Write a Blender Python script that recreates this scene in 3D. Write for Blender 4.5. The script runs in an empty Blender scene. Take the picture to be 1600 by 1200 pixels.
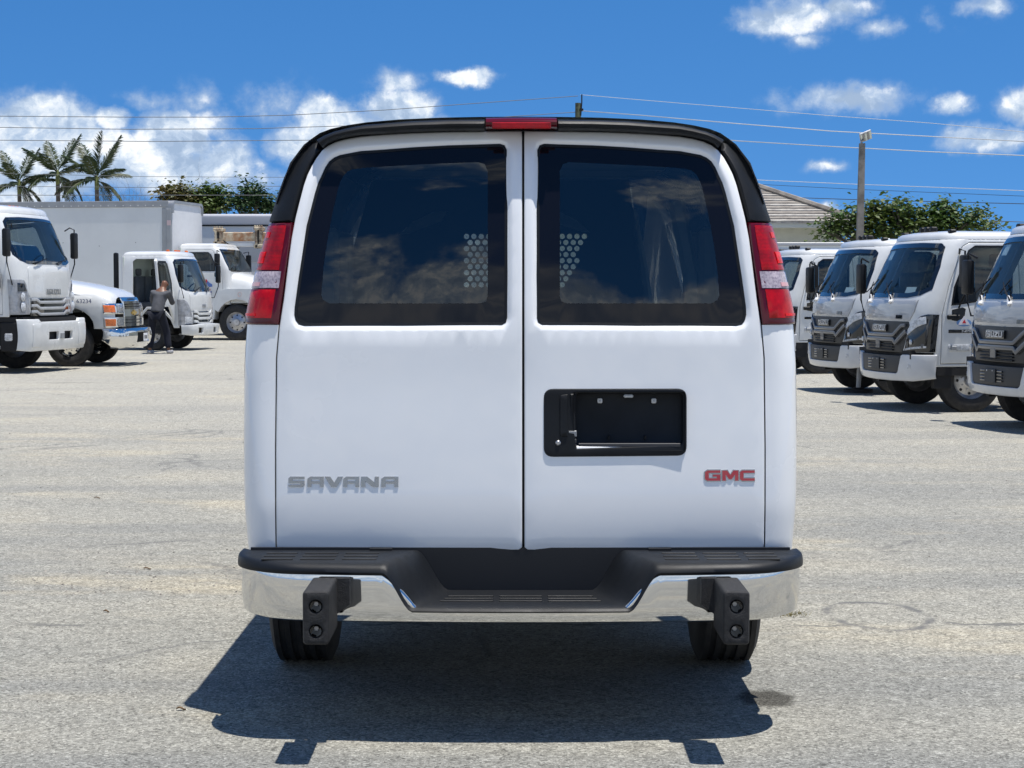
import bpy, bmesh, math, random
from math import sin, cos, pi, sqrt, atan, atan2, tan, radians
from mathutils import Vector, Matrix, noise
from mathutils.geometry import delaunay_2d_cdt
rnd = random.Random(7)

# ------------------------------------------------------------------ camera, sky, sun, exposure
FPX, CAM_H, HOR = 2800.0, 1.56, 451.0
PITCH = atan((600 - HOR) / FPX)
scn = bpy.context.scene
col = scn.collection
cam_data = bpy.data.cameras.new('camera')
cam_data.lens = 36 * FPX / 1600; cam_data.sensor_width = 36
cam_data.clip_start = .05; cam_data.clip_end = 6000
cam = bpy.data.objects.new('camera', cam_data); col.objects.link(cam)
cam.location = (0, 0, CAM_H); cam.rotation_euler = (pi / 2 - PITCH, 0, 0)
scn.camera = cam

SUN = Vector((.178, -.075, 1)).normalized()
SUN_EL = math.asin(SUN.z); SUN_AZ = atan2(SUN.x, SUN.y)
sd = bpy.data.lights.new('sun', 'SUN'); sd.energy = 5.0; sd.angle = radians(.53); sd.color = (1, .955, .89)
sun = bpy.data.objects.new('sun', sd); col.objects.link(sun)
sun.rotation_euler = SUN.to_track_quat('Z', 'Y').to_euler()
scn.view_settings.view_transform = 'Standard'; scn.view_settings.look = 'None'
scn.view_settings.exposure = 0.28; scn.view_settings.gamma = 1
scn.view_settings.use_curve_mapping = False
scn.cycles.max_bounces = 10; scn.cycles.transparent_max_bounces = 16
scn.cycles.sample_clamp_indirect = 6

def px_dir(px, py):
    "azimuth and elevation of a pixel of the photograph"
    v = Vector(((px - 800) / FPX, 1, (600 - py) / FPX)); v.rotate(Matrix.Rotation(-PITCH, 3, 'X'))
    v.normalize(); return atan2(v.x, v.y), math.asin(v.z)

class NT:
    def __init__(s, tree): s.t = tree; s.n = tree.nodes; s.l = tree.links
    def N(s, ty, **k):
        n = s.n.new(ty)
        for a, b in k.items(): setattr(n, a, b)
        return n
    def put(s, sock, v):
        if isinstance(v, bpy.types.NodeSocket): s.l.new(v, sock)
        elif v is not None: sock.default_value = v
    def math(s, op, a, b=None, c=None, clamp=False):
        n = s.N('ShaderNodeMath', operation=op, use_clamp=clamp)
        s.put(n.inputs[0], a); s.put(n.inputs[1], b); s.put(n.inputs[2], c)
        return n.outputs[0]
    def vec(s, op, a, b=None):
        n = s.N('ShaderNodeVectorMath', operation=op)
        s.put(n.inputs[0], a); s.put(n.inputs[1], b)
        return n.outputs['Value'] if op in ('LENGTH', 'DOT_PRODUCT') else n.outputs[0]
    def noise(s, vec, scale, detail=4, rough=.55, dist=0):
        n = s.N('ShaderNodeTexNoise')
        s.put(n.inputs['Vector'], vec); n.inputs['Scale'].default_value = scale
        n.inputs['Detail'].default_value = detail; n.inputs['Roughness'].default_value = rough
        n.inputs['Distortion'].default_value = dist
        return n.outputs[0]
    def ramp(s, fac, stops, interp='LINEAR'):
        n = s.N('ShaderNodeValToRGB'); n.color_ramp.interpolation = interp
        e = n.color_ramp.elements
        while len(e) < len(stops): e.new(.5)
        for i, (p, c) in enumerate(stops):
            e[i].position = p
            e[i].color = (c, c, c, 1) if isinstance(c, (int, float)) else (*c, 1)
        s.put(n.inputs[0], fac); return n.outputs[0]
    def smooth(s, v, a, b, lo=0.0, hi=1.0):
        n = s.N('ShaderNodeMapRange', interpolation_type='SMOOTHSTEP')
        s.put(n.inputs[0], v)
        for i, q in enumerate((a, b, lo, hi)): s.put(n.inputs[i + 1], q)
        return n.outputs[0]
    def mix(s, f, a, b, blend='MIX'):
        n = s.N('ShaderNodeMix', data_type='RGBA', blend_type=blend)
        s.put(n.inputs[0], f)
        for i, q in ((6, a), (7, b)):
            if isinstance(q, tuple) and len(q) == 3: q = (*q, 1)
            s.put(n.inputs[i], q)
        return n.outputs[2]

world = bpy.data.worlds.new('World'); scn.world = world; world.use_nodes = True
w = NT(world.node_tree); w.n.clear()
out = w.N('ShaderNodeOutputWorld')
sky = w.N('ShaderNodeTexSky', sky_type='NISHITA', sun_disc=False)
sky.sun_elevation = SUN_EL; sky.sun_rotation = SUN_AZ
sky.air_density = .8; sky.dust_density = 0; sky.ozone_density = 5.0; sky.altitude = 0
hs = w.N('ShaderNodeHueSaturation'); hs.inputs['Saturation'].default_value = 1.25
w.l.new(sky.outputs[0], hs.inputs['Color'])
bg = w.N('ShaderNodeBackground'); bg.inputs[1].default_value = .126
w.l.new(hs.outputs[0], bg.inputs[0])
tc = w.N('ShaderNodeTexCoord').outputs['Generated']
sep = w.N('ShaderNodeSeparateXYZ'); w.l.new(tc, sep.inputs[0])
lf = w.N('ShaderNodeCombineXYZ'); w.l.new(w.math('MAXIMUM', sep.outputs[2], 0.0), lf.inputs[2])
w.l.new(w.vec('NORMALIZE', w.vec('ADD', w.vec('MULTIPLY', tc, (1, 1, 0)), w.vec('ADD', lf.outputs[0], (0, 0, .2)))), sky.inputs[0])
az = w.math('ARCTAN2', sep.outputs[0], sep.outputs[1])
el = w.math('ARCSINE', sep.outputs[2])
cmb = w.N('ShaderNodeCombineXYZ'); w.l.new(az, cmb.inputs[0]); w.l.new(el, cmb.inputs[1]); ae = cmb.outputs[0]
# clouds in the view: soft ellipses in azimuth and elevation, broken up by noise: px, py, rx, ry (px), density
BL = [(60,215,120,80,1.75),(30,260,200,75,1.75),(150,250,130,60,1.66),(60,170,55,32,1.75),(175,185,40,22,1.4),(265,215,75,50,1.57),(330,190,50,30,0.5),(250,262,140,45,1.57),(350,255,70,55,1.26),(315,150,45,26,0.42),(235,160,50,20,0.42),(500,185,48,40,1.42),(470,225,60,40,1.22),(620,165,75,34,1.42),(560,205,120,45,1.27),(620,125,50,20,0.55),(735,118,55,17,1.27),(430,160,60,35,0.35),(690,215,90,35,1.05),(380,280,60,25,0.5),(1245,25,109,34,0.95),(1190,38,46,20,0.95),(1310,12,69,21,0.9),(1315,157,115,28,0.85),(1385,45,52,16,0.4),(1450,32,34,25,0.33),(1540,5,55,21,0.71),(1488,163,31,16,0.71),(1600,168,52,31,0.95),(1545,219,71,28,0.95),(1290,255,39,10,0.47),(1262,65,28,14,0.43),(1246,318,23,12,0.76),(1290,328,28,12,0.47)]
wob = w.N('ShaderNodeTexNoise'); w.l.new(ae, wob.inputs[0]); wob.inputs['Scale'].default_value = 30; wob.inputs['Detail'].default_value = 6; wob.inputs['Roughness'].default_value = .62
aw = w.vec('ADD', ae, w.vec('MULTIPLY', w.vec('SUBTRACT', wob.outputs['Color'], (.5, .5, .5)), (.030, .018, 0)))
nz = w.noise(ae, 24, 8, .62)
nzf = w.noise(ae, 90, 5, .6)
acc = None
for px, py, rx, ry, dn in BL:
    a0, e0 = px_dir(px, py)
    v = w.vec('SUBTRACT', aw, (a0, e0, 0))
    v = w.vec('MULTIPLY', v, (FPX / rx, FPX / ry, 0))
    d = w.vec('LENGTH', v)
    m = w.math('MULTIPLY_ADD', d, -dn, dn)
    acc = m if acc is None else w.math('MAXIMUM', acc, m)
nn = w.math('MULTIPLY_ADD', nz, 1.7, -.80)
nn2 = w.math('MULTIPLY_ADD', nzf, .8, -.36)
front = w.math('ADD', w.math('ADD', acc, nn), nn2)
front = w.smooth(front, -.10, .78)
front = w.math('MULTIPLY', front, w.smooth(acc, -.35, .25))
# the cumulus belt that goes on round the rest of the horizon (it shows in the van's rear glass)
nb = w.noise(w.vec('ADD', tc, (-.4, .6, 0)), 3.6, 9, .58, .15)
belt = w.math('ADD', w.math('MULTIPLY_ADD', nb, 3.4, -1.28), w.smooth(el, .12, .36, .62, -.62))
belt = w.math('ADD', belt, w.smooth(w.math('ABSOLUTE', az), .28, .62, -1.6, 0))
belt = w.smooth(belt, .0, .22)
mask = w.math('MAXIMUM', front, belt)
mask = w.math('MULTIPLY', mask, w.smooth(el, -.01, .03))
mask = w.math('MULTIPLY', mask, .93)
nzu = w.noise(w.vec('ADD', aw, (.004, .010, 0)), 24, 8, .62); nz0 = w.noise(aw, 24, 8, .62)
shd = w.math('MULTIPLY_ADD', w.math('SUBTRACT', nz0, nzu), 2.6, .56)
ccol = w.ramp(shd, [(.30, (.33, .43, .58)), (.50, (.46, .56, .70)), (.66, (.66, .73, .81)), (.84, (.90, .92, .94))])
ccol = w.mix(w.smooth(mask, .35, .90), (.42, .52, .66), ccol)
bg2 = w.N('ShaderNodeBackground'); w.l.new(ccol, bg2.inputs[0]); bg2.inputs[1].default_value = 1.0
mx = w.N('ShaderNodeMixShader'); w.l.new(mask, mx.inputs[0]); w.l.new(bg.outputs[0], mx.inputs[1]); w.l.new(bg2.outputs[0], mx.inputs[2])
w.l.new(mx.outputs[0], out.inputs[0])

# ------------------------------------------------------------------ geometry helpers
def G(px, py):
    "the ground point under a pixel"
    t = (600 - py) / FPX; y = -CAM_H / tan(atan(t) - PITCH)
    return Vector(((px - 800) / FPX * (y * cos(PITCH) + CAM_H * sin(PITCH)), y, 0))
def at(px, py, Y):
    "the point under a pixel at distance Y"
    t = (600 - py) / FPX; dz = Y * tan(atan(t) - PITCH)
    return Vector(((px - 800) / FPX * (Y * cos(PITCH) - dz * sin(PITCH)), Y, CAM_H + dz))

def new_mesh(name, verts, faces, smooth=35):
    me = bpy.data.meshes.new(name); me.from_pydata([tuple(v) for v in verts], [], faces); me.validate()
    bm = bmesh.new(); bm.from_mesh(me); bmesh.ops.remove_doubles(bm, verts=bm.verts, dist=1e-6)
    bmesh.ops.recalc_face_normals(bm, faces=bm.faces); bm.to_mesh(me); bm.free()
    if smooth is not None:
        me.shade_smooth(); me.set_sharp_from_angle(angle=radians(smooth))
    return me
def link(name, me, m, parent=None, loc=None, rot=None, label=None):
    o = bpy.data.objects.new(name, me); col.objects.link(o)
    if m is not None and not me.materials: me.materials.append(m)
    if parent: o.parent = parent
    if loc is not None: o.location = loc
    if rot is not None: o.rotation_euler = rot
    if label: o['label'] = label
    return o
class MB:
    "collects boxes, tubes and lathes; build() links them as one mesh object"
    def __init__(s): s.v = []; s.f = []; s.xf = None
    def add(s, vs, fs):
        b = len(s.v)
        if s.xf is not None: vs = [s.xf @ Vector(q) for q in vs]
        s.v += [Vector(q) for q in vs]; s.f += [tuple(i + b for i in f) for f in fs]; return s
    def box(s, c, d, bev=0, rot=None, taper=None, seg=1):
        bm = bmesh.new(); bmesh.ops.create_cube(bm, size=1)
        for q in bm.verts:
            q.co = Vector((q.co.x * d[0], q.co.y * d[1], q.co.z * d[2]))
        if bev: bmesh.ops.bevel(bm, geom=list(bm.edges), offset=bev, segments=seg, profile=.5, affect='EDGES')
        M = (rot.to_4x4() if rot is not None else Matrix())
        M = Matrix.Translation(c) @ M
        bm.verts.ensure_lookup_table()
        s.add([M @ q.co for q in bm.verts], [[q.index for q in f.verts] for f in bm.faces]); bm.free(); return s
    def bb(s, lo, hi, bev=0, seg=1):
        return s.box([(a + b) / 2 for a, b in zip(lo, hi)], [abs(b - a) for a, b in zip(lo, hi)], bev, seg=seg)
    def lathe(s, prof, c, axis='y', n=32, a0=0, a1=2 * pi):
        full = abs(a1 - a0 - 2 * pi) < 1e-6; k = n if full else n + 1; vs = []; fs = []
        for i in range(k):
            a = a0 + (a1 - a0) * i / n
            for r, h in prof:
                q = {'y': (r * cos(a), h, r * sin(a)), 'z': (r * cos(a), r * sin(a), h), 'x': (h, r * cos(a), r * sin(a))}[axis]
                vs.append((c[0] + q[0], c[1] + q[1], c[2] + q[2]))
        m = len(prof)
        for i in range(n):
            j = (i + 1) % k
            for t in range(m - 1): fs.append((i * m + t, i * m + t + 1, j * m + t + 1, j * m + t))
        return s.add(vs, fs)
    def tube(s, pts, r, n=8, cap=True):
        pts = [Vector(p) for p in pts]; rs = r if isinstance(r, (list, tuple)) else [r] * len(pts)
        vs = []; fs = []; up = Vector((0, 0, 1))
        for i, p in enumerate(pts):
            d = (pts[min(i + 1, len(pts) - 1)] - pts[max(i - 1, 0)]).normalized()
            a = d.cross(up if abs(d.z) < .95 else Vector((1, 0, 0))).normalized(); b = d.cross(a)
            for k in range(n): vs.append(p + (a * cos(2 * pi * k / n) + b * sin(2 * pi * k / n)) * rs[i])
        for i in range(len(pts) - 1):
            for k in range(n):
                k2 = (k + 1) % n; fs.append((i * n + k, i * n + k2, (i + 1) * n + k2, (i + 1) * n + k))
        if cap: fs.append(tuple(range(n))); fs.append(tuple(range((len(pts) - 1) * n, len(pts) * n)))
        return s.add(vs, fs)
    def prism(s, poly, a0, a1, axis='y'):
        n = len(poly)
        def q(u, v, h): return {'y': (u, h, v), 'x': (h, u, v), 'z': (u, v, h)}[axis]
        vs = [q(u, v, a0) for u, v in poly] + [q(u, v, a1) for u, v in poly]
        fs = [tuple(range(n)), tuple(range(n, 2 * n))] + [(i, (i + 1) % n, n + (i + 1) % n, n + i) for i in range(n)]
        return s.add(vs, fs)
    def mesh(s, name, smooth=35): return new_mesh(name, s.v, s.f, smooth)
    def build(s, name, m, parent=None, smooth=35, label=None, loc=None, rot=None): return link(name, s.mesh(name, smooth), m, parent, loc, rot, label)

def lerp(a, b, t): return a + (b - a) * t
def dens(poly, step, closed=True):
    o = []; n = len(poly)
    for i in range(n if closed else n - 1):
        a, b = poly[i], poly[(i + 1) % n]; L = math.dist(a, b); k = max(1, int(math.ceil(L / step)))
        for j in range(k): o.append((lerp(a[0], b[0], j / k), lerp(a[1], b[1], j / k)))
    if not closed: o.append(tuple(poly[-1]))
    return o
def rounded(pts, seg=5):
    "polygon of (x, z) or (x, z, radius) with its corners rounded"
    o = []; n = len(pts)
    for i in range(n):
        p = Vector(pts[i][:2]); r = pts[i][2] if len(pts[i]) > 2 else 0
        if not r: o.append(tuple(p)); continue
        a = Vector(pts[i - 1][:2]) - p; b = Vector(pts[(i + 1) % n][:2]) - p
        la, lb = a.length, b.length; a.normalize(); b.normalize()
        ang = math.acos(max(-1, min(1, a.dot(b)))) / 2; t = min(r / max(tan(ang), 1e-4), la * .49, lb * .49)
        p0 = p + a * t; p1 = p + b * t
        for k in range(seg + 1):
            s = k / seg; o.append(tuple(p0 * (1 - s) ** 2 + p * 2 * s * (1 - s) + p1 * s * s))
    return o
def inside(p, poly):
    x, y = p; c = False; n = len(poly); j = n - 1
    for i in range(n):
        xi, yi = poly[i]; xj, yj = poly[j]
        if (yi > y) != (yj > y) and x < (xj - xi) * (y - yi) / (yj - yi) + xi: c = not c
        j = i
    return c
import numpy as np
def seg_dist(P, poly):
    P = np.array(P); A = np.array(poly); B = np.roll(A, -1, 0); D = B - A; L = (D ** 2).sum(1) + 1e-12
    t = np.clip(((P[:, None, :] - A[None]) * D[None]).sum(2) / L[None], 0, 1)
    Q = A[None] + t[..., None] * D[None]
    return np.sqrt(((P[:, None, :] - Q) ** 2).sum(2)).min(1)
def inset(poly, d):
    "polygon moved inward by d (for extra rings of points)"
    n = len(poly); ar = sum(poly[i][0] * poly[(i + 1) % n][1] - poly[(i + 1) % n][0] * poly[i][1] for i in range(n))
    sg = 1 if ar > 0 else -1; o = []
    for i in range(n):
        a = Vector(poly[i - 1]); b = Vector(poly[(i + 1) % n]); t = (b - a)
        if t.length < 1e-9: continue
        t.normalize(); o.append((poly[i][0] - t.y * d * sg, poly[i][1] + t.x * d * sg))
    return o
def patch(name, fmap, outline, holes=(), off=0.0, thick=.012, bev=.004, grid=.06, hbev=None, relief=None, smooth=38, back=False, step=None, dense=None, hr=()):
    """a sheet on the surface fmap(a, b, off): outline and holes are 2D polygons; edges roll over by bev and turn in by thick.
    relief(a, b, dist to outline, dist to holes) -> extra offset"""
    step = step or grid
    outline = dens(outline, step); holes = [dens(h, step) for h in holes]
    pts = []; edges = []
    def loop(pl):
        b = len(pts); pts.extend(pl); edges.extend((b + i, b + (i + 1) % len(pl)) for i in range(len(pl)))
    loop(outline)
    for h in holes: loop(h)
    rings = []
    if bev: rings += [(outline, bev), (outline, bev * .4)] + [(h, -bev) for h in holes] + [(h, -bev * .4) for h in holes]
    for d in hr: rings += [(h, -d) for h in holes]
    if hbev: rings += [(h, -hbev) for h in holes] + [(h, -hbev * .6) for h in holes]
    xs = [p[0] for p in outline]; zs = [p[1] for p in outline]
    cand = []
    for pl, d in rings: cand += inset(pl, d)
    nr = len(cand)
    nx = max(1, int((max(xs) - min(xs)) / grid)); nz_ = max(1, int((max(zs) - min(zs)) / grid))
    for i in range(1, nx):
        for j in range(1, nz_):
            cand.append((lerp(min(xs), max(xs), (i + (.5 if j % 2 else 0)) / nx), lerp(min(zs), max(zs), j / nz_)))
    if dense:
        a0, a1, dg = dense
        for i in range(int((a1 - a0) / dg) + 1):
            for j in range(int((max(zs) - min(zs)) / (dg * 1.5)) + 1): cand.append((a0 + (i + (.5 if j % 2 else 0)) * dg, min(zs) + j * dg * 1.5))
    if cand:
        dd = seg_dist(cand, outline); dh = [seg_dist(cand, h) for h in holes]
        for i, p in enumerate(cand):
            lim = (max(bev * .3, .0015) if i < nr else max(bev * 1.6, (dense[2] if dense and dense[0] <= p[0] <= dense[1] else grid) * .35))
            if dd[i] < lim or any(h[i] < lim for h in dh): continue
            if not inside(p, outline) or any(inside(p, h) for h in holes): continue
            pts.append(p)
    r = delaunay_2d_cdt([Vector(p) for p in pts], edges, [], 0, 1e-7)
    V = [tuple(v) for v in r[0]]; F = []
    for f in r[2]:
        c = (sum(V[i][0] for i in f) / 3, sum(V[i][1] for i in f) / 3)
        if inside(c, outline) and not any(inside(c, h) for h in holes): F.append(tuple(f))
    do = seg_dist(V, outline)
    dhs = np.min([seg_dist(V, h) for h in holes], 0) if holes else np.full(len(V), 9.)
    de = np.minimum(do, dhs)
    vs = []
    for i, (a, b) in enumerate(V):
        e = off
        if bev and de[i] < bev: t = 1 - de[i] / bev; e -= bev * (1 - sqrt(max(0, 1 - t * t))) * .8
        if relief: e += relief(a, b, do[i], dhs[i])
        vs.append(fmap(a, b, e))
    if thick:
        cnt = {}
        for f in F:
            for k in range(3):
                e = (f[k], f[(k + 1) % 3]); cnt.setdefault(tuple(sorted(e)), []).append(e)
        bnd = [v[0] for v in cnt.values() if len(v) == 1]; mp = {}
        for e in bnd:
            for i in e:
                if i not in mp: mp[i] = len(vs); vs.append(fmap(V[i][0], V[i][1], off - bev - thick + (relief(V[i][0], V[i][1], do[i], dhs[i]) if relief else 0)))
        for a, b in bnd: F.append((b, a, mp[a], mp[b]))
        if back:
            n0 = len(V); extra = {}
            for f in list(F):
                if len(f) == 3 and max(f) < n0:
                    g = []
                    for i in f:
                        if i in mp: g.append(mp[i])
                        else:
                            if i not in extra: extra[i] = len(vs); vs.append(fmap(V[i][0], V[i][1], off - bev - thick))
                            g.append(extra[i])
                    F.append(tuple(reversed(g)))
    me = bpy.data.meshes.new(name); me.from_pydata([tuple(v) for v in vs], [], F)
    # orient: patch faces outward (the first face tells)
    p0 = Vector(fmap(V[F[0][0]][0], V[F[0][0]][1], off)); p1 = Vector(fmap(V[F[0][0]][0], V[F[0][0]][1], off + .01))
    nrm = (Vector(vs[F[0][1]]) - Vector(vs[F[0][0]])).cross(Vector(vs[F[0][2]]) - Vector(vs[F[0][0]]))
    if nrm.dot(p1 - p0) < 0: me.flip_normals()
    me.shade_smooth(); me.set_sharp_from_angle(angle=radians(smooth))
    return me

def interp(tab, z, k):
    if z <= tab[0][0]: return tab[0][k]
    if z >= tab[-1][0]: return tab[-1][k]
    for i in range(len(tab) - 1):
        if tab[i][0] <= z <= tab[i + 1][0]:
            x0, y0 = tab[i][0], tab[i][k]; x1, y1 = tab[i + 1][0], tab[i + 1][k]; h = x1 - x0
            def sl(j):
                if j <= 0 or j >= len(tab) - 1: j2 = min(max(j, 1), len(tab) - 1); return (tab[j2][k] - tab[j2 - 1][k]) / (tab[j2][0] - tab[j2 - 1][0])
                a = (tab[j][k] - tab[j - 1][k]) / (tab[j][0] - tab[j - 1][0]); b = (tab[j + 1][k] - tab[j][k]) / (tab[j + 1][0] - tab[j][0])
                return 0 if a * b <= 0 else 2 * a * b / (a + b)
            m0, m1 = sl(i), sl(i + 1); t = (z - x0) / h
            return y0 * (2 * t ** 3 - 3 * t * t + 1) + h * m0 * (t ** 3 - 2 * t * t + t) + y1 * (-2 * t ** 3 + 3 * t * t) + h * m1 * (t ** 3 - t * t)
class Shell:
    """a wall that runs across a front, round two corners and back along the sides; tab rows: z, front x, half width, corner radius.
    u runs from the front's middle round the corner to the side."""
    def __init__(s, tab, bow=0.0): s.tab = tab; s.bow = bow; s.c = {}
    def par(s, z):
        k = round(z, 5)
        if k not in s.c:
            F, W, R = (interp(s.tab, z, i) for i in (1, 2, 3))
            ph = atan(2 * s.bow / (W - R)); uc = W - R * (1 - sin(ph))
            s.c[k] = (F, W, R, uc, ph)
        return s.c[k]
    def __call__(s, u, z, off=0.0):
        F, W, R, uc, ph = s.par(z); a = abs(u); g = 1 if u >= 0 else -1
        if a <= uc:
            sl = 2 * s.bow * a / uc / uc; n = sqrt(1 + sl * sl)
            return (F - s.bow * (a / uc) ** 2 + off / n, g * (a + off * sl / n), z)
        cx = F - s.bow - R * cos(ph); cy = uc - R * sin(ph); al = ph + (a - uc) / R
        if al <= pi / 2: return (cx + (R + off) * cos(al), g * (cy + (R + off) * sin(al)), z)
        return (cx - (a - uc - R * (pi / 2 - ph)), g * (W + off), z)
    def fu(s, y, z):
        "u of the point whose sideways position is y"
        F, W, R, uc, ph = s.par(z); a = abs(y); g = 1 if y >= 0 else -1
        if a <= uc: return y
        cy = uc - R * sin(ph); al = math.asin(min(1, (a - cy) / R))
        return g * (uc + R * (al - ph))
    def su(s, x, z, g=1):
        "u of the side point at local x"
        F, W, R, uc, ph = s.par(z); cx = F - s.bow - R * cos(ph)
        return g * (uc + R * (pi / 2 - ph) + max(0, cx - x))
    def poly(s, pts, step=.05):
        """outline from points ('f', y, z) on the front or ('s', x, z, side) on a side"""
        o = []; n = len(pts)
        uz = [(s.fu(p[1], p[2]) if p[0] == 'f' else s.su(p[1], p[2], p[3] if len(p) > 3 else 1), p[2]) for p in pts]
        for i in range(n):
            p, q = pts[i], pts[(i + 1) % n]
            if p[0] == q[0] == 's' and (p[3:] == q[3:]):
                k = max(1, int(max(abs(p[1] - q[1]), abs(p[2] - q[2])) / step))
                for j in range(k):
                    t = j / k; z = lerp(p[2], q[2], t); o.append((s.su(lerp(p[1], q[1], t), z, p[3] if len(p) > 3 else 1), z))
            elif p[0] == q[0] == 'f':
                k = max(1, int(max(abs(p[1] - q[1]), abs(p[2] - q[2])) / step))
                for j in range(k):
                    t = j / k; z = lerp(p[2], q[2], t); o.append((s.fu(lerp(p[1], q[1], t), z), z))
            else: o.append(uz[i])
        return o
def loft(rings, closed=True, cap0=False, cap1=False):
    vs = []; fs = []; n = len(rings[0])
    for r in rings: vs += r
    for i in range(len(rings) - 1):
        for k in range(n if closed else n - 1):
            k2 = (k + 1) % n; fs.append((i * n + k, i * n + k2, (i + 1) * n + k2, (i + 1) * n + k))
    if cap0: fs.append(tuple(range(n)))
    if cap1: fs.append(tuple(range((len(rings) - 1) * n, len(rings) * n)))
    return vs, fs

# ------------------------------------------------------------------ scene-record helpers
def thing(name, label, cat, loc=(0, 0, 0), rz=0, group=None):
    o = bpy.data.objects.new(name, None); col.objects.link(o); o.empty_display_size = .2
    o.location = loc; o.rotation_euler = (0, 0, rz); o['label'] = label; o['category'] = cat
    if group: o['group'] = group
    return o
def tag(o, label, cat, group=None):
    o['label'] = label; o['category'] = cat
    if group: o['group'] = group
    return o
def copy_tree(o, parent=None):
    c = o.copy(); col.objects.link(c)
    if parent: c.parent = parent
    for ch in list(o.children): copy_tree(ch, c)
    return c

# ------------------------------------------------------------------ materials
MATS = {}
def mat(name, colr, rough=.5, metal=0, coat=0, spec=.5, var=0, vscale=6, bump=0, bscale=60, rvar=0, emit=None, trans=0, ior=1.45, vcol=None, coord='Object'):
    if name in MATS: return MATS[name]
    m = bpy.data.materials.new(name); m.use_nodes = True; t = NT(m.node_tree)
    b = m.node_tree.nodes['Principled BSDF']
    b.inputs['Base Color'].default_value = (*colr, 1); b.inputs['Roughness'].default_value = rough
    b.inputs['Metallic'].default_value = metal; b.inputs['Coat Weight'].default_value = coat
    b.inputs['Specular IOR Level'].default_value = spec; b.inputs['IOR'].default_value = ior
    b.inputs['Transmission Weight'].default_value = trans
    b.inputs['Coat Roughness'].default_value = .03
    if var or rvar or bump:
        tcn = t.N('ShaderNodeTexCoord').outputs[coord]
        nzv = t.noise(tcn, vscale, 5, .6)
        if var:
            c2 = vcol or tuple(c * (1 - var) for c in colr)
            t.l.new(t.mix(t.smooth(nzv, .35, .7), (*colr, 1), (*c2, 1)), b.inputs['Base Color'])
        if rvar: t.l.new(t.smooth(nzv, .3, .7, rough - rvar, rough + rvar), b.inputs['Roughness'])
        if bump:
            bp = t.N('ShaderNodeBump'); bp.inputs['Strength'].default_value = bump; bp.inputs['Distance'].default_value = .01
            t.l.new(t.noise(tcn, bscale, 3, .6), bp.inputs['Height']); t.l.new(bp.outputs[0], b.inputs['Normal'])
    MATS[name] = m; return m
def glass(name, tint, refl=1.0):
    "thin tinted pane: mirrors by angle, lets tinted light through"
    if name in MATS: return MATS[name]
    m = bpy.data.materials.new(name); m.use_nodes = True; t = NT(m.node_tree); t.n.clear()
    o = t.N('ShaderNodeOutputMaterial'); tr = t.N('ShaderNodeBsdfTransparent'); tr.inputs[0].default_value = (*tint, 1)
    gl = t.N('ShaderNodeBsdfGlossy'); gl.inputs['Roughness'].default_value = .0
    gl.inputs[0].default_value = (1, 1, 1, 1)
    fr = t.N('ShaderNodeFresnel'); fr.inputs[0].default_value = 1.5
    mxx = t.N('ShaderNodeMixShader'); t.l.new(t.math('MULTIPLY', fr.outputs[0], refl * 1.3, clamp=True), mxx.inputs[0])
    t.l.new(tr.outputs[0], mxx.inputs[1]); t.l.new(gl.outputs[0], mxx.inputs[2]); t.l.new(mxx.outputs[0], o.inputs[0])
    MATS[name] = m; return m
M_white = mat('white_paint', (.85, .855, .85), .24, coat=1, var=.02, vscale=1.7, rvar=.05)
M_whited = mat('dusty_white_paint', (.76, .765, .755), .38, coat=.5, var=.10, vscale=2.5, rvar=.1)
M_black = mat('black_plastic', (.009, .0105, .013), .47, spec=.28, bump=.12, bscale=900, var=.3, vscale=5, rvar=.08)
M_dark = mat('dark_underbody', (.012, .012, .013), .75, var=.4, vscale=8)
M_rubber = mat('tyre_rubber', (.016, .016, .017), .72, var=.45, vscale=14, vcol=(.035, .033, .03))
M_chrome = mat('chrome', (.72, .72, .71), .06, metal=1, rvar=.03, vscale=3)
M_steel = mat('wheel_steel', (.55, .55, .56), .35, metal=.8, var=.3, vscale=12)
M_grey = mat('grey_metal', (.30, .31, .32), .5, metal=.3, var=.15)
M_int = mat('interior_trim', (.10, .105, .11), .8, var=.2)
M_cream = mat('interior_lining', (.70, .76, .70), .8, var=.08)
M_gloss = mat('black_gloss', (.008, .009, .011), .04, coat=1)
M_clear = mat('lamp_lens', (.62, .64, .66), .12, coat=1, var=.5, vscale=35)
M_amber = mat('amber_lens', (.75, .16, .02), .2, coat=1, var=.4, vscale=40)
M_red = mat('red_print', (.55, .02, .03), .35)
M_blue = mat('blue_print', (.03, .06, .30), .4)
G_wind = glass('windscreen_glass', (.78, .88, .87), .62)
G_side = glass('side_glass', (.30, .34, .35))
G_tint = glass('privacy_glass', (.58, .66, .68), 1.3)

M_truck = mat('truck_white', (.68, .69, .68), .32, coat=.8, var=.13, vscale=1.6, rvar=.08)
M_frit = mat('black_glass_border', (.006, .006, .009), .03, spec=.34)
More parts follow.
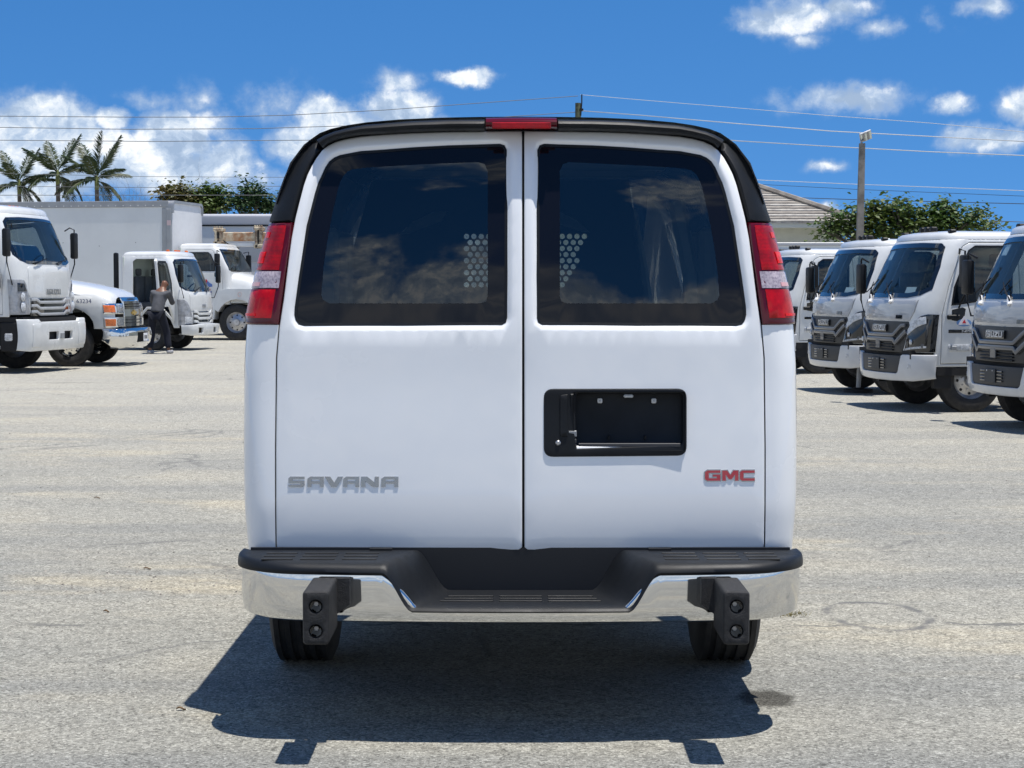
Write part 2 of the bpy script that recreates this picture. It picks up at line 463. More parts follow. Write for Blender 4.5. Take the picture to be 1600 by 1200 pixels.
# ------------------------------------------------------------------ block letters
LT = .24
LET = {
 'A': ([(0,0),(0,.8),(.18,1),(1,1),(1,0),(1-LT,0),(1-LT,.33),(LT,.33),(LT,0)], [[(LT,.56),(1-LT,.56),(1-LT,.77),(LT,.77)]]),
 'S': ([(0,0),(.88,0),(1,.14),(1,.6),(LT,.6),(LT,.77),(1,.77),(1,1),(.12,1),(0,.86),(0,.37),(1-LT,.37),(1-LT,.22),(0,.22)], []),
 'V': ([(0,1),(.3,1),(.52,.42),(.72,1),(1,1),(.66,0),(.36,0)], []),
 'N': ([(0,0),(0,1),(.34,1),(.77,.42),(.77,1),(1,1),(1,0),(.66,0),(.23,.58),(.23,0)], []),
 'I': ([(.36,0),(.36,1),(.64,1),(.64,0)], []),
 'U': ([(.12,0),(0,.14),(0,1),(LT,1),(LT,.23),(1-LT,.23),(1-LT,1),(1,1),(1,.14),(.88,0)], []),
 'Z': ([(0,0),(1,0),(1,.23),(.42,.23),(1,.74),(1,1),(0,1),(0,.77),(.58,.77),(0,.26)], []),
 'G': ([(.14,0),(0,.16),(0,.84),(.14,1),(1,1),(1,.77),(LT,.77),(LT,.23),(1-LT,.23),(1-LT,.4),(.5,.4),(.5,.6),(1,.6),(1,0)], []),
 'M': ([(0,0),(0,1),(.3,1),(.5,.55),(.7,1),(1,1),(1,0),(.79,0),(.79,.6),(.58,.15),(.42,.15),(.21,.6),(.21,0)], []),
 'C': ([(.14,0),(0,.16),(0,.84),(.14,1),(1,1),(1,.77),(LT,.77),(LT,.23),(1,.23),(1,0)], []),
}
def letter(ch, fmap, x0, z0, wd, ht, m, parent, off=0, thick=.006, name='letter', grow=0, slant=0):
    ol, hs_ = LET[ch]
    def q(p): return (x0 + p[0] * wd + slant * p[1] * ht, z0 + p[1] * ht)
    ol = [q(p) for p in ol]; hs_ = [[q(p) for p in h] for h in hs_]
    if grow: ol = inset(ol, -grow) if abs(wd) > 0 else ol; hs_ = [inset(h, grow) for h in hs_]
    me = patch(name, fmap, ol, hs_, off=off, thick=thick, bev=0, grid=max(.02, ht), smooth=30)
    return link(name, me, m, parent)
def text_obj(s, size, m, parent, loc, rot, name='lettering', ext=.001, shear=0, sx=1):
    c = bpy.data.curves.new(name, 'FONT'); c.body = s; c.size = size; c.extrude = ext; c.shear = shear; c.align_x = 'CENTER'; c.align_y = 'CENTER'; c.resolution_u = 2
    o = bpy.data.objects.new(name, c); dg = bpy.context.evaluated_depsgraph_get()
    col.objects.link(o); dg.update(); me = bpy.data.meshes.new_from_object(o.evaluated_get(dg)); me.name = name
    bpy.data.objects.remove(o); bpy.data.curves.remove(c)
    me.materials.clear()
    r = link(name, me, m, parent, loc, rot); r.scale = (sx, 1, 1); return r

# ------------------------------------------------------------------ the ground
def ground_mat():
    m = bpy.data.materials.new('worn_asphalt'); m.use_nodes = True; t = NT(m.node_tree)
    b = m.node_tree.nodes['Principled BSDF']; b.inputs['Roughness'].default_value = .93; b.inputs['Specular IOR Level'].default_value = .2
    c = t.N('ShaderNodeTexCoord').outputs['Object']
    base = t.ramp(t.noise(c, .55, 6, .62), [(.3, (.275, .270, .250)), (.5, (.325, .314, .284)), (.7, (.37, .345, .295))])
    # traffic lanes and faint long streaks, drawn out sideways
    mp = t.N('ShaderNodeMapping'); t.l.new(c, mp.inputs[0]); mp.inputs['Scale'].default_value = (.05, .42, 1)
    streak = t.noise(mp.outputs[0], 1.6, 6, .6)
    base = t.mix(t.smooth(streak, .42, .62, 0, .75), base, (.235, .235, .228))
    mp3 = t.N('ShaderNodeMapping'); t.l.new(c, mp3.inputs[0]); mp3.inputs['Scale'].default_value = (.4, .9, 1)
    base = t.mix(t.smooth(t.noise(mp3.outputs[0], .8, 7, .65), .52, .72, 0, .8), base, (.45, .40, .31))
    # the lot gets paler with distance
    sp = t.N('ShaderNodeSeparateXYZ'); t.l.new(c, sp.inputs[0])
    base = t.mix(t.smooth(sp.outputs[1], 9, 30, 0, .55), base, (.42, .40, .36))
    # aggregate
    vo = t.N('ShaderNodeTexVoronoi'); t.l.new(c, vo.inputs['Vector']); vo.inputs['Scale'].default_value = 105
    sepc = t.N('ShaderNodeSeparateColor'); t.l.new(vo.outputs['Color'], sepc.inputs[0])
    agg = t.ramp(sepc.outputs[0], [(.0, .30), (.14, .66), (.5, .98), (.85, 1.28), (1, 1.75)])
    fine = t.ramp(t.noise(c, 190, 4, .7), [(.36, .55), (.5, 1.0), (.66, 1.45)])
    near = t.mix(1.0, agg, fine, 'MULTIPLY')
    colr = t.mix(.80, base, near, 'MULTIPLY')
    clot = t.ramp(t.noise(c, 13, 5, .7), [(.36, .80), (.52, 1.0), (.66, 1.12)])
    colr = t.mix(.9, colr, clot, 'MULTIPLY')
    # cracks and seams
    v2 = t.N('ShaderNodeTexVoronoi', feature='DISTANCE_TO_EDGE'); v2.inputs['Scale'].default_value = .35
    dn = t.N('ShaderNodeTexNoise'); t.l.new(c, dn.inputs[0]); dn.inputs['Scale'].default_value = 1.3; dn.inputs['Detail'].default_value = 8
    t.l.new(t.vec('ADD', c, t.vec('MULTIPLY', t.vec('SUBTRACT', dn.outputs['Color'], (.5, .5, .5)), (1.1, 1.1, 0))), v2.inputs['Vector'])
    crack = t.math('MULTIPLY', t.smooth(v2.outputs['Distance'], .0, .014, 1, 0), t.smooth(t.noise(c, .5, 3), .48, .6))
    colr = t.mix(t.math('MULTIPLY', crack, .5), colr, (.11, .11, .115))
    # damp oil spot, a loop-shaped stain, and the seam across the lot
    def blob(x, y, rx, ry, e0, e1, wob=.5, sc=9):
        v = t.vec('MULTIPLY', t.vec('SUBTRACT', c, (x, y, 0)), (1 / rx, 1 / ry, 0))
        d = t.math('ADD', t.vec('LENGTH', v), t.math('MULTIPLY_ADD', t.noise(c, sc, 6, .65), wob, -wob / 2))
        return d, t.smooth(d, e0, e1, 1, 0)
    p = G(1197, 1091); _, k = blob(p.x, p.y, .115, .15, .7, 1.1, .8, 16)
    colr = t.mix(t.math('MULTIPLY', k, t.smooth(t.noise(c, 120, 3, .7), .35, .62, .98, .6)), colr, (.028, .025, .020))
    p = G(1372, 962); d, _ = blob(p.x, p.y, .24, .38, .5, 1.1, .65, 3.5)
    ring = t.math('MULTIPLY', t.smooth(t.math('ABSOLUTE', t.math('SUBTRACT', d, .95)), .02, .15, 1, 0), t.smooth(t.noise(c, 5, 4), .35, .6))
    colr = t.mix(t.math('MULTIPLY', ring, .85), colr, (.13, .13, .135))
    yn = t.math('MULTIPLY_ADD', t.noise(c, 1.8, 7, .65), .5, -.25)
    seam = t.smooth(t.math('ABSOLUTE', t.math('SUBTRACT', t.math('ADD', sp.outputs[1], yn), G(1300, 975).y)), .004, .035, 1, 0)
    seam = t.math('MULTIPLY', seam, t.smooth(t.noise(c, 2.2, 3), .42, .58))
    colr = t.mix(t.math('MULTIPLY', seam, .8), colr, (.12, .12, .12))
    # the nearer lot is greyer than beyond the seam
    colr = t.mix(t.smooth(t.math('ADD', sp.outputs[1], yn), 7.9, 8.25, .45, 0), colr, t.mix(1.0, colr, (.88, .90, .93), 'MULTIPLY'))
    colr = t.mix(1.0, colr, (.965, .965, .915), 'MULTIPLY')
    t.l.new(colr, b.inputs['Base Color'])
    hh = t.math('ADD', t.math('MULTIPLY', vo.outputs['Distance'], -.7), t.noise(c, 230, 4, .7))
    bp = t.N('ShaderNodeBump'); bp.inputs['Strength'].default_value = .85; bp.inputs['Distance'].default_value = .005
    t.l.new(hh, bp.inputs['Height']); t.l.new(bp.outputs[0], b.inputs['Normal'])
    return m
m = MB(); m.add([(-1500, -400, 0), (1500, -400, 0), (1500, 3000, 0), (-1500, 3000, 0)], [(0, 1, 2, 3)])
gr = m.build('ground', ground_mat(), smooth=None); gr['kind'] = 'structure'
# loose grit and small stones lying on the asphalt
g = MB(); M_grit = mat('grit', (.10, .095, .085), .9, var=.6, vscale=30, vcol=(.42, .39, .34))
for i in range(2600):
    y = 4.6 + 26 * rnd.random() ** 2.2; x = (rnd.random() - .5) * y * .7
    if rnd.random() < .45: c0 = (-1.9 + rnd.gauss(0, .5), 7.9 + rnd.gauss(0, 1.1)); x, y = c0
    s = rnd.uniform(.0016, .0055) * (1 + (y > 9) * .9); a = rnd.random() * pi
    vs = [(x + s * 1.2 * cos(a + k * pi * .5) * rnd.uniform(.6, 1.1), y + s * 1.2 * sin(a + k * pi * .5) * rnd.uniform(.6, 1.1), -.0005) for k in range(4)]
    g.add(vs + [(x, y, s * rnd.uniform(.5, 1.1))], [(0, 1, 4), (1, 2, 4), (2, 3, 4), (3, 0, 4)])
o = g.build('loose_grit', M_grit, smooth=None); o['kind'] = 'stuff'; tag(o, 'dark crumbs of grit scattered over the pale asphalt', 'grit')
# dry leaves
M_leaf = mat('dry_leaf', (.16, .10, .05), .8, var=.4)
for px, py, s, ln in ((152, 779, .045, 'thin dry leaf lying furthest back on the open asphalt'), (230, 890, .04, 'dark curled leaf on the asphalt between the farther and the nearer scraps'), (283, 1110, .035, 'small brown leaf scrap on the asphalt nearest the bottom edge'), (166, 957, .03, 'curled leaf scrap on the asphalt level with the chrome bumper')):
    p = G(px, py); q = MB(); a = rnd.random() * .6 - .3; n = 7
    vs = []; fs = []
    for i in range(n):
        u_ = i / (n - 1); wd = s * .24 * sin(pi * (.06 + .9 * u_)); xx = (u_ - .5) * s
        for k in (-1, 0, 1): vs.append((xx * cos(a) - k * wd * sin(a), xx * sin(a) + k * wd * cos(a), .004 + abs(k) * .006 + .004 * sin(u_ * 5)))
    for i in range(n - 1):
        for k in range(2): fs.append((i * 3 + k, i * 3 + k + 1, i * 3 + k + 4, i * 3 + k + 3))
    q.add(vs, fs); tag(q.build('dry_leaf', M_leaf, loc=(p.x, p.y, 0)), ln, 'leaf')
# the tuft of dry grass in the seam
p = G(1222, 960); q = MB()
for i in range(160):
    x = rnd.gauss(0, .05); y = rnd.gauss(0, .035); h = rnd.uniform(.008, .028); a = rnd.random() * 6.3; l = rnd.uniform(.01, .03)
    q.add([(x - .0015, y, 0), (x + .0015, y, 0), (x + cos(a) * l, y + sin(a) * l, h)], [(0, 1, 2)])
o = q.build('grass_tuft', mat('dry_grass', (.20, .17, .05), .8, var=.5, vscale=30), smooth=None, loc=(p.x, p.y, 0)); tag(o, 'flat yellowish grass tuft in the asphalt seam by the bumper', 'grass'); o['kind'] = 'stuff'

# ------------------------------------------------------------------ the white cargo van
VY, VX = 6.4, .03
van = thing('cargo_van', 'white cargo van seen from behind with black roof corners and chrome step bumper', 'van', (VX, VY, .03), -pi / 2)
VS = Shell([(.40, -.015, .97, .10), (.50, -.010, .985, .11), (.572, -.0015, .996, .11), (.66, -.0005, 1.003, .11), (.725, 0, 1.008, .11), (.80, -.004, 1.011, .11), (1.0, -.018, 1.013, .11), (1.2, -.033, 1.012, .11),
            (1.394, -.043, 1.003, .12), (1.58, -.066, .967, .12), (1.77, -.098, .920, .13), (1.875, -.120, .889, .13), (1.99, -.152, .848, .14), (2.06, -.18, .80, .15), (2.11, -.21, .73, .16)], bow=.028)
def vp(px, py):
    "pixel of the photograph -> (sideways, height) on the van's rear"
    Y = VY
    for _ in range(5):
        p = at(px, py, Y); p.z -= .03; y = p.x - VX
        u = VS.fu(y, p.z); Y = VY - VS(u, p.z)[0]
    return y, p.z
def vu(px, py):
    y, z = vp(px, py); return VS.fu(y, z), z
def mir(pts): return [(1626 - x, y) for x, y in pts][::-1]
# outer edge of the rear doors, pixels, bottom to top (left side)
DOOR_E = [(432, 861), (431, 700), (432.5, 560), (437, 506), (443, 467), (455, 372), (461, 340), (468, 312), (474, 289), (480, 272), (487, 258), (494, 246), (502.5, 235), (512, 227), (525, 221), (543, 216.5), (563, 213), (600, 210), (645, 207.5), (690, 206), (740, 205.3), (790, 204.8)]
WIN_L = [(463, 500), (461, 492), (461.5, 480), (467.6, 435), (480, 353), (493, 302), (498, 286), (504, 273.5), (509, 262), (515, 253), (522, 247.5), (531, 243.5), (563, 237.5), (600, 235), (645, 231.5), (700, 228.5), (750, 227), (781, 226), (787, 228), (790, 234), (791, 330), (791, 430), (790.5, 497), (789, 503), (784, 506), (630, 507), (475, 507.5), (467, 505.5)]
WIN_R = [(x if x < 1100 and x > 900 else x, y) for x, y in mir(WIN_L)]
WIN_R = [((840.5 + (x - 835) * 1.0) if x < 850 else x, y) for x, y in WIN_R]
FR_L = [(504, 468.5), (501, 461), (504.5, 418), (509, 385), (515, 351), (521, 322), (526.7, 297), (531, 283), (536, 273.7), (542, 267.5), (550, 264), (573, 261.5), (620, 258.5), (690, 255), (748, 253), (757, 256), (762, 267), (762, 463), (759, 471), (751, 474), (640, 474), (513, 474)]
FR_R = [((x + 11 if x < 890 else x), y) for x, y in mir(FR_L)]
def to_u(pl): return [vu(*p) for p in pl]
DL = to_u(DOOR_E); WL = to_u(WIN_L); WR = to_u(WIN_R); FL = to_u(FR_L); FRR = to_u(FR_R)
doorL = DL + [vu(815.6, 204.8), vu(815.8, 300), vu(815.8, 500), vu(815.8, 700), vu(815.8, 855), vu(811, 861.5)]
DRE = [(-u, z) for u, z in DL]
doorR = [vu(824, 861.5), vu(819.6, 855), vu(819.6, 700), vu(819.4, 500), vu(819.2, 300), vu(819.2, 204.8)] + DRE[::-1]
def door_relief(u, z, do, dh):
    e = 0
    if z < 1.25: dh = 9
    if dh < .024: t = 1 - dh / .024; e -= .013 * t * t * (3 - 2 * t)
    # a shallow pressed panel edge along the foot of the door
    if z < .597: e -= .004 * min(1, (.597 - z) / .006)
    return e
PL = rounded([(*vu(898, 613), .02), (*vu(1068, 613), .02), (*vu(1068, 697), .02), (*vu(898, 697), .012)])
dL = link('rear_door', patch('rear_door', VS, doorL, [WL], thick=.02, bev=.006, grid=.055, step=.03, relief=door_relief, smooth=50, hr=(.006, .012, .018, .025)), M_white, van)
dR = link('rear_door', patch('rear_door', VS, doorR, [WR, PL], thick=.02, bev=.006, grid=.055, step=.03, relief=door_relief, smooth=50, hr=(.006, .012, .018, .025)), M_white, van, label='right rear door with the plate recess')
for d, wo, fi in ((dL, WL, FL), (dR, WR, FRR)):
    wi = inset(wo, .0015)
    link('window_border', patch('window_border', VS, wi, [fi], off=-.0145, thick=.004, bev=0, grid=.08, step=.03), M_frit, d)
    link('window_pane', patch('window_pane', VS, inset(fi, -.0), [], off=-.0145, thick=0, bev=0, grid=.08, step=.03), G_tint, d)
    def band(o_, i_, a, b):
        vs = [VS(u, z, a) for u, z in o_] + [VS(u, z, b) for u, z in i_]; n = len(o_)
        return vs, [(k, (k + 1) % n, n + (k + 1) % n, n + k) for k in range(n)]
    q = MB(); q.add(*band(inset(wo, -.004), inset(wo, .006), -.0100, -.0128)); q.build('window_seal', M_black, d)
# black liner behind the doors and round the panes
cz = [vu(x, y) for x, y in [(434, 858)] + DOOR_E[1:]]
core_o = [(u * .995, z) for u, z in DL] + [(-u * .995, z) for u, z in DL[::-1]]
link('door_opening', patch('door_opening', VS, [(u * 1.05, z) for u, z in DL] + [(-u * 1.05, z) for u, z in DL[::-1]],
     [inset(WL, -.035), inset(WR, -.035), inset(PL, -.012)], off=-.026, thick=.03, bev=0, grid=.12), M_dark, van)
# quarter panels: rear corner and whole side
def zpx(py): return vp(440, py)[1]
for g in (-1, 1):
    lo = [(abs(u), z) for u, z in DL[:4]]
    gap = .004
    o = [(u + gap, z) for u, z in lo]
    ztl = lo[-1][1] - .004
    o[-1] = (o[-1][0], ztl)
    o += [(VS.su(-.36, ztl), ztl)]
    zt = 2.06
    o += [(VS.su(-.36, z), z) for z in (1.45, 1.6, 1.8)] + [(VS.su(-.44, z), z) for z in (1.9, 2.0, 2.05)]
    o += [(VS.su(-4.2, z), z) for z in (2.05, 1.8, 1.5, 1.2, .8, .44)]
    o += [(VS.su(x, .44), .44) for x in (-3.6, -2.5, -1.62)]
    for k in range(9): a = pi * k / 8; o.append((VS.su(-1.17 - .45 * cos(pi - a) * -1 * -1, .40), 0)) if False else None
    arch = [(-1.17 - .46 * cos(pi * k / 8), .44 + .42 * sin(pi * k / 8)) for k in range(9)][::-1]
    arch = [(-1.17 + .46 * cos(pi - pi * k / 8), .44 + .42 * sin(pi * k / 8)) for k in range(9)]
    o += [(VS.su(x, z), z) for x, z in arch]
    o += [(VS.su(-.35, .46), .46), (VS.su(-.12, .50), .50), (lo[0][0] + gap, lo[0][1] - .0)]
    holes = [[(VS.su(x, z), z) for x, z in ((-3.35, 1.38), (-4.15, 1.38), (-4.12, 1.6), (-4.08, 1.9), (-3.4, 1.92))]] if g > 0 else [[(VS.su(x, z), z) for x, z in ((-3.35, 1.38), (-4.15, 1.38), (-4.12, 1.6), (-4.08, 1.9), (-3.4, 1.92))]]
    fm = (lambda u, z, off=0.0, g=g: VS(g * u, z, off))
    def qrel(u, z, do, dh): return -.004 * min(1, (.597 - z) / .006) if z < .597 and u < 1.0 else 0
    link('side_panel', patch('side_panel', fm, o, holes, thick=.015, bev=0, grid=.12, step=.018, relief=qrel, smooth=45, back=True, dense=(.84, 1.24, .018)), M_white, van)
    link('side_window', patch('side_window', fm, holes[0], off=-.012, thick=0, bev=0, grid=.2), G_side, van)
    # tail lamp
    c = 1 if g > 0 else -1
    def lu(px, py, g=g):
        if g > 0: px = 1626 - px + 0
        y, z = vp(px, py); return abs(VS.fu(y, z)), z
    inn = [(437.5, 507), (441, 480), (448, 430), (455, 380), (458.5, 347.5)]
    I = [(lambda q: (q[0] + .006, q[1]))(lu(*p)) for p in inn]
    zb, zt_ = I[0][1], I[-1][1]
    def outer(z, x=-.35): return (VS.su(x, z), z)
    tl = link('tail_lamp', patch('tail_lamp', fm, I + [outer(zt_), outer(lerp(zt_, zb, .5)), outer(zb)], off=.008, thick=.05, bev=.006, grid=.04, step=.03), mat('maroon_lens_edge', (.085, .002, .008), .12, coat=.4, spec=.3), van)
    def panel(nm, za, zb2, f0, f1, mt, off=.0095, parent=tl, bev=.0015, th=.004):
        A = []
        for k in range(5):
            z = lerp(za, zb2, k / 4); ui = interp([(q[1], q[0]) for q in I], z, 1); uo = VS.su(-.265, z)
            A.append((ui, uo, z))
        pl = [(lerp(a, b, f0), z) for a, b, z in A] + [(lerp(a, b, f1), z) for a, b, z in A[::-1]]
        return link(nm, patch(nm, fm, pl, off=off, thick=th, bev=bev, grid=.03, step=.02), mt, parent)
    def zl(py): return lu(445, py)[1]
    Mr = mat('red_lens', (.40, .002, .006), .22, coat=.25, spec=.3); Mrb = mat('bright_red_reflector', (.86, .004, .006), .25, coat=.2, spec=.3)
    if 'lensed' not in MATS:
        for mm in (Mr, Mrb):
            t = NT(mm.node_tree); cc = t.N('ShaderNodeTexCoord').outputs['Object']
            wv = t.N('ShaderNodeTexWave'); wv.bands_direction = 'Z'; wv.inputs['Scale'].default_value = 62; t.l.new(cc, wv.inputs[0])
            bb_ = t.N('ShaderNodeBump'); bb_.inputs['Strength'].default_value = .35; bb_.inputs['Distance'].default_value = .002
            t.l.new(wv.outputs[1], bb_.inputs['Height']); t.l.new(bb_.outputs[0], mm.node_tree.nodes['Principled BSDF'].inputs['Normal'])
            nzz = t.noise(cc, 22, 3); base_ = tuple(mm.node_tree.nodes['Principled BSDF'].inputs['Base Color'].default_value)
            t.l.new(t.mix(t.smooth(nzz, .35, .65), base_, tuple([base_[0] * .55, base_[1], base_[2], 1])), mm.node_tree.nodes['Principled BSDF'].inputs['Base Color'])
        MATS['lensed'] = 1
        mc = mat('clear_lens', (.46, .40, .44), .14, coat=.5, var=.38, vscale=110, vcol=(.24, .20, .24))
    panel('red_lens', zl(421.5), zl(352), .10, .99, Mr)
    panel('reflector_bulb', zl(411), zl(393), .44, .72, Mrb, .0125)
    panel('reflector_bulb', zl(371), zl(362), .48, .64, mat('mid_red_reflector', (.62, .004, .008), .25, coat=.2, spec=.3), .0125)
    panel('red_lens', zl(497), zl(452), .10, .99, mat('lower_red_lens', (.50, .003, .007), .22, coat=.25, spec=.3, var=.45, vscale=18))
    panel('red_lens', zl(493.5), zl(490), .34, .74, Mrb, .0125, bev=.001)
    panel('clear_lens', zl(450), zl(424), .06, .99, mat('clear_lens', (.4, .4, .4)), .0105)
    panel('clear_lens', zl(447), zl(441), .38, .62, mat('pink_lens', (.62, .30, .32), .15, coat=1), .0135, bev=.001)
    # black corner trim above the lamp
    cut = lu(504, 233.5); en = [p for p in DOOR_E if 234 <= p[1] <= 340]
    ci = [(lambda q: (q[0] + .009, q[1]))(lu(*p)) for p in [(460, 346)] + en]
    zc1 = lu(489, 216)[1]
    oo = ci + [(ci[-1][0] + .012, ci[-1][1] + .012)] + [(VS.fu(.742, 2.07), 2.07), (VS.su(-.43, 2.06), 2.06)] + [(VS.su(-.43, z), z) for z in (2.0, 1.95, 1.9, 1.85)] + [(VS.su(-.40, ci[0][1]), ci[0][1])]
    link('corner_trim', patch('corner_trim', fm, oo, off=.010, thick=.05, bev=.008, grid=.04, step=.03), M_black, van)
# roof arch
AR = [(VS.par(z_)[1] - .004, z_) for z_ in (1.84, 1.92, 1.99, 2.06)] + [(.772, 2.08), (.74, 2.104), (.70, 2.12), (.64, 2.134), (.57, 2.145), (.45, 2.156), (.30, 2.163), (.15, 2.166), (0, 2.167)]
arc = [(-a, b) for a, b in AR] + [(a, b) for a, b in AR[::-1][1:]]
def yr(z): return -.15 - max(0, z - 1.99) * .5
rings = [[(yr(z) - .05, w_, z) for w_, z in arc]] + [[(x, w_, z + (0.004 * sin(x * 9) if abs(w_) < .6 else 0)) for w_, z in arc] for x in (-.5, -1, -1.5, -2, -2.5, -3, -3.5, -4.0, -4.2)]
q = MB(); q.add(*loft(rings, closed=False)); q.build('roof', M_white, van, smooth=45)
# roof-edge trim: a moulded bar over the doors, in two halves with the brake lamp between
TB = [(757, 204), (700, 204.2), (645, 206), (563, 211), (543, 214.5), (525, 219), (513, 224.5), (505, 231)]
TT = [(757, 184.5), (700, 185), (645, 186.5), (569, 192), (545, 196), (520, 202), (505, 207.5), (491, 215)]
def bar(Bp, Tp, nm, mt, x0=-.10, back=.14):
    vs = []; rings = []
    for b, t_ in zip(Bp, Tp):
        b = vp(*b); tp = at(*t_, VY + .12) - Vector((0, 0, .03)); tz = tp.z; ty = tp.x - VX; h = tz - b[1]
        r = []
        curv = -.05 * (abs(b[0]) / .8) ** 2
        for fx, fz in ((-.05, -.1), (.015, -.02), (.032, .05), (.042, .2), (.044, .45), (.038, .70), (.022, .88), (0, .96), (-.05, 1.0), (-back, 1.02)):
            r.append((x0 - .06 + fx + curv, lerp(b[0], ty, min(1, max(0, fz))), b[1] + h * fz))
        rings.append(r)
    q = MB(); q.add(*loft(rings, closed=True, cap0=True, cap1=True)); return q.build(nm, mt, van, smooth=40)
bar(TB, TT, 'roof_trim', M_black)
bar([(1626 - x if x != 757 else 872, y) for x, y in TB], [(1626 - x if x != 757 else 872, y) for x, y in TT], 'roof_trim', M_black)
lb = bar([(759.5, 202.5), (790, 202), (840, 202), (869.5, 202.5)], [(759.5, 182.5), (790, 182), (840, 182), (869.5, 182.5)], 'brake_lamp', mat('maroon_lens_edge', (.1, 0, 0)), x0=-.085)
q = MB(); a = at(768, 198, VY) - Vector((0, 0, .03)); b = at(862, 187, VY) - Vector((0, 0, .03))
q.bb((-.104, a.x - VX, a.z + .002), (-.096, b.x - VX, b.z), .003); q.build('red_lens', MATS['red_lens'], lb)
# front end (plain, out of sight)
sec = []
base = [(-.93, .44), (-1.0, .6), (-1.012, 1.0), (-1.0, 1.4), (-.93, 1.75)] + arc + [(.93, 1.75), (1.0, 1.4), (1.012, 1.0), (1.0, .6), (.93, .44)]
for x, top, wk in ((-4.2, 2.167, 1), (-4.5, 1.86, .99), (-4.95, 1.32, .98), (-5.2, 1.24, .97), (-5.5, 1.12, .95), (-5.6, .95, .92)):
    sec.append([(x, w_ * wk, .44 + (z - .44) * (top - .44) / (2.167 - .44)) for w_, z in base])
vs, fs = loft(sec, closed=False, cap1=True)
n = len(base); gl = []; bd = []
for f in fs:
    if len(f) == 4 and f[0] < 2 * n and all(9 <= i % n <= n - 10 for i in f): gl.append(f)
    else: bd.append(f)
q = MB(); q.add(vs, bd); q.build('bonnet', M_white, van)
q = MB(); q.add(vs, gl); q.build('windscreen', glass('van_windscreen', (.7, .8, .78)), van)
# inside: floor, side lining, partition with round holes, posts
q = MB(); q.bb((-4.9, -.93, .60), (-.06, .93, .64)); q.build('cargo_floor', M_int, van)
q = MB()
for g in (-1, 1):
    for x in (-.9, -1.6, -2.3): q.bb((x - .05, g * .80, .66), (x + .05, g * .90, 1.80), .02)
for x in (-.7, -1.3, -1.9, -2.5): q.bb((x - .035, -.68, 2.075), (x + .035, .68, 2.12), .01)
q.build('wall_rib', mat('rib_paint', (.34, .36, .37), .5), van)
q = MB()
for g in (-1, 1): q.bb((-4.2, g * .925, .64), (-.3, g * .95, 1.35)); 
q.build('wall_lining', M_int, van)
PXp = -3.0
def pp(px, py): p = at(px, py, VY - PXp) - Vector((0, 0, .03)); return p.x - VX, p.z
hol = []
hp = pp(0, 0); x0, z0 = pp(729, 445); x1, z1 = pp(925, 362); pit = .0385
i = 0; z = z0
while z < z1:
    y = x0 + (pit / 2 if i % 2 else 0)
    while y < x1:
        f = (z - z0) / (z1 - z0)
        if y < x1 - .14 * (1 - f) : hol.append([(y + .0145 * cos(k * pi / 4 + .2), z + .0145 * sin(k * pi / 4 + .2)) for k in range(8)])
        y += pit
    z += pit * .82; i += 1
link('partition', patch('partition', lambda a, b, off=0: (PXp + off, a, b), [(-.9, .65), (.66, .65), (.66, 1.5), (.58, 2.10), (-.76, 2.10), (-.9, 1.6)], hol, thick=0, bev=0, grid=.2, step=.2), mat('partition_paint', (.05, .055, .06), .55), van)
q = MB()
for xw, yy in ((-2.25, .83), (-3.15, .66)):
    q.tube([(xw, yy + .06, .66), (xw, yy + .05, 1.2), (xw, yy, 1.6), (xw, yy - .07, 1.95)], .04, 6)
q.build('door_post', mat('post_paint', (.62, .68, .70), .6), van)
q = MB()
for g in (-1, 1):
    q.box((-3.6, g * .42, 1.0), (.18, .46, .75), .05, seg=2); q.box((-3.6, g * .42, 1.47), (.12, .26, .2), .05, seg=2)
q.build('seat', M_int, van)
for yy, zz in ((-.36, 1.93), (.12, 1.94)):
    q = MB(); w0 = [(0, 0), (.12, -.01), (.26, -.07), (.36, -.15), (.30, -.145), (.16, -.105), (.05, -.07)]
    sgn = -1 if yy < 0 else 1
    q.prism([(yy + sgn * a * .7, zz + b * .8) for a, b in w0], -2.9, -2.87, 'x'); q.build('partition_wing', mat('wing_paint', (.30, .33, .34), .6), van)

# licence-plate recess and handle, on the right door
FO = rounded([(*vu(849.5, 607.5), .035), (*vu(1073, 607), .035), (*vu(1073, 712), .035), (*vu(849.5, 714), .035)], 6)
FI = rounded([(*vu(900, 615), .014), (*vu(1066.5, 615), .014), (*vu(1066.5, 695), .02), (*vu(900, 701), .006)], 4)
link('plate_frame', patch('plate_frame', VS, FO, [FI], off=.006, thick=.02, bev=.007, grid=.02, step=.008), M_black, dR)
a0, a1 = vp(896, 612), vp(1070, 704)
yl, yh, zh, zlw = a0[0], a1[0], a0[1], a1[1]
xs = VS(0, 1.0)[0]
q = MB(); dep = xs - .055; tlt = xs - .020; zk = lerp(zlw, zh, .34)
vs = [(xs + .004, yl, zh), (xs + .004, yh, zh), (dep, yh - .004, zh - .004), (dep, yl + .004, zh - .004), (dep + .004, yl + .004, zk), (dep + .004, yh - .004, zk), (tlt, yl + .004, zlw + .004), (tlt, yh - .004, zlw + .004), (xs + .004, yl, zlw), (xs + .004, yh, zlw)]
q.add(vs, [(0, 1, 2, 3), (3, 2, 5, 4), (4, 5, 7, 6), (6, 7, 9, 8), (0, 3, 4, 6, 8), (1, 9, 7, 5, 2)])
q.build('plate_recess', M_black, dR)
def rp(px, py, x=None): y, z = vp(px, py); return Vector((xs - .045 if x is None else x, y, z))
for px in (938, 1022.5):
    c = rp(px, 627); q = MB(); q.box(c, (.012, .018, .018), .003); q.build('plate_nut', mat('white_nylon', (.6, .6, .6), .5), dR)
    q = MB(); q.lathe([(0, .008), (.003, .008), (.003, 0)], c, 'x', 8); q.build('plate_screw', M_grey, dR)
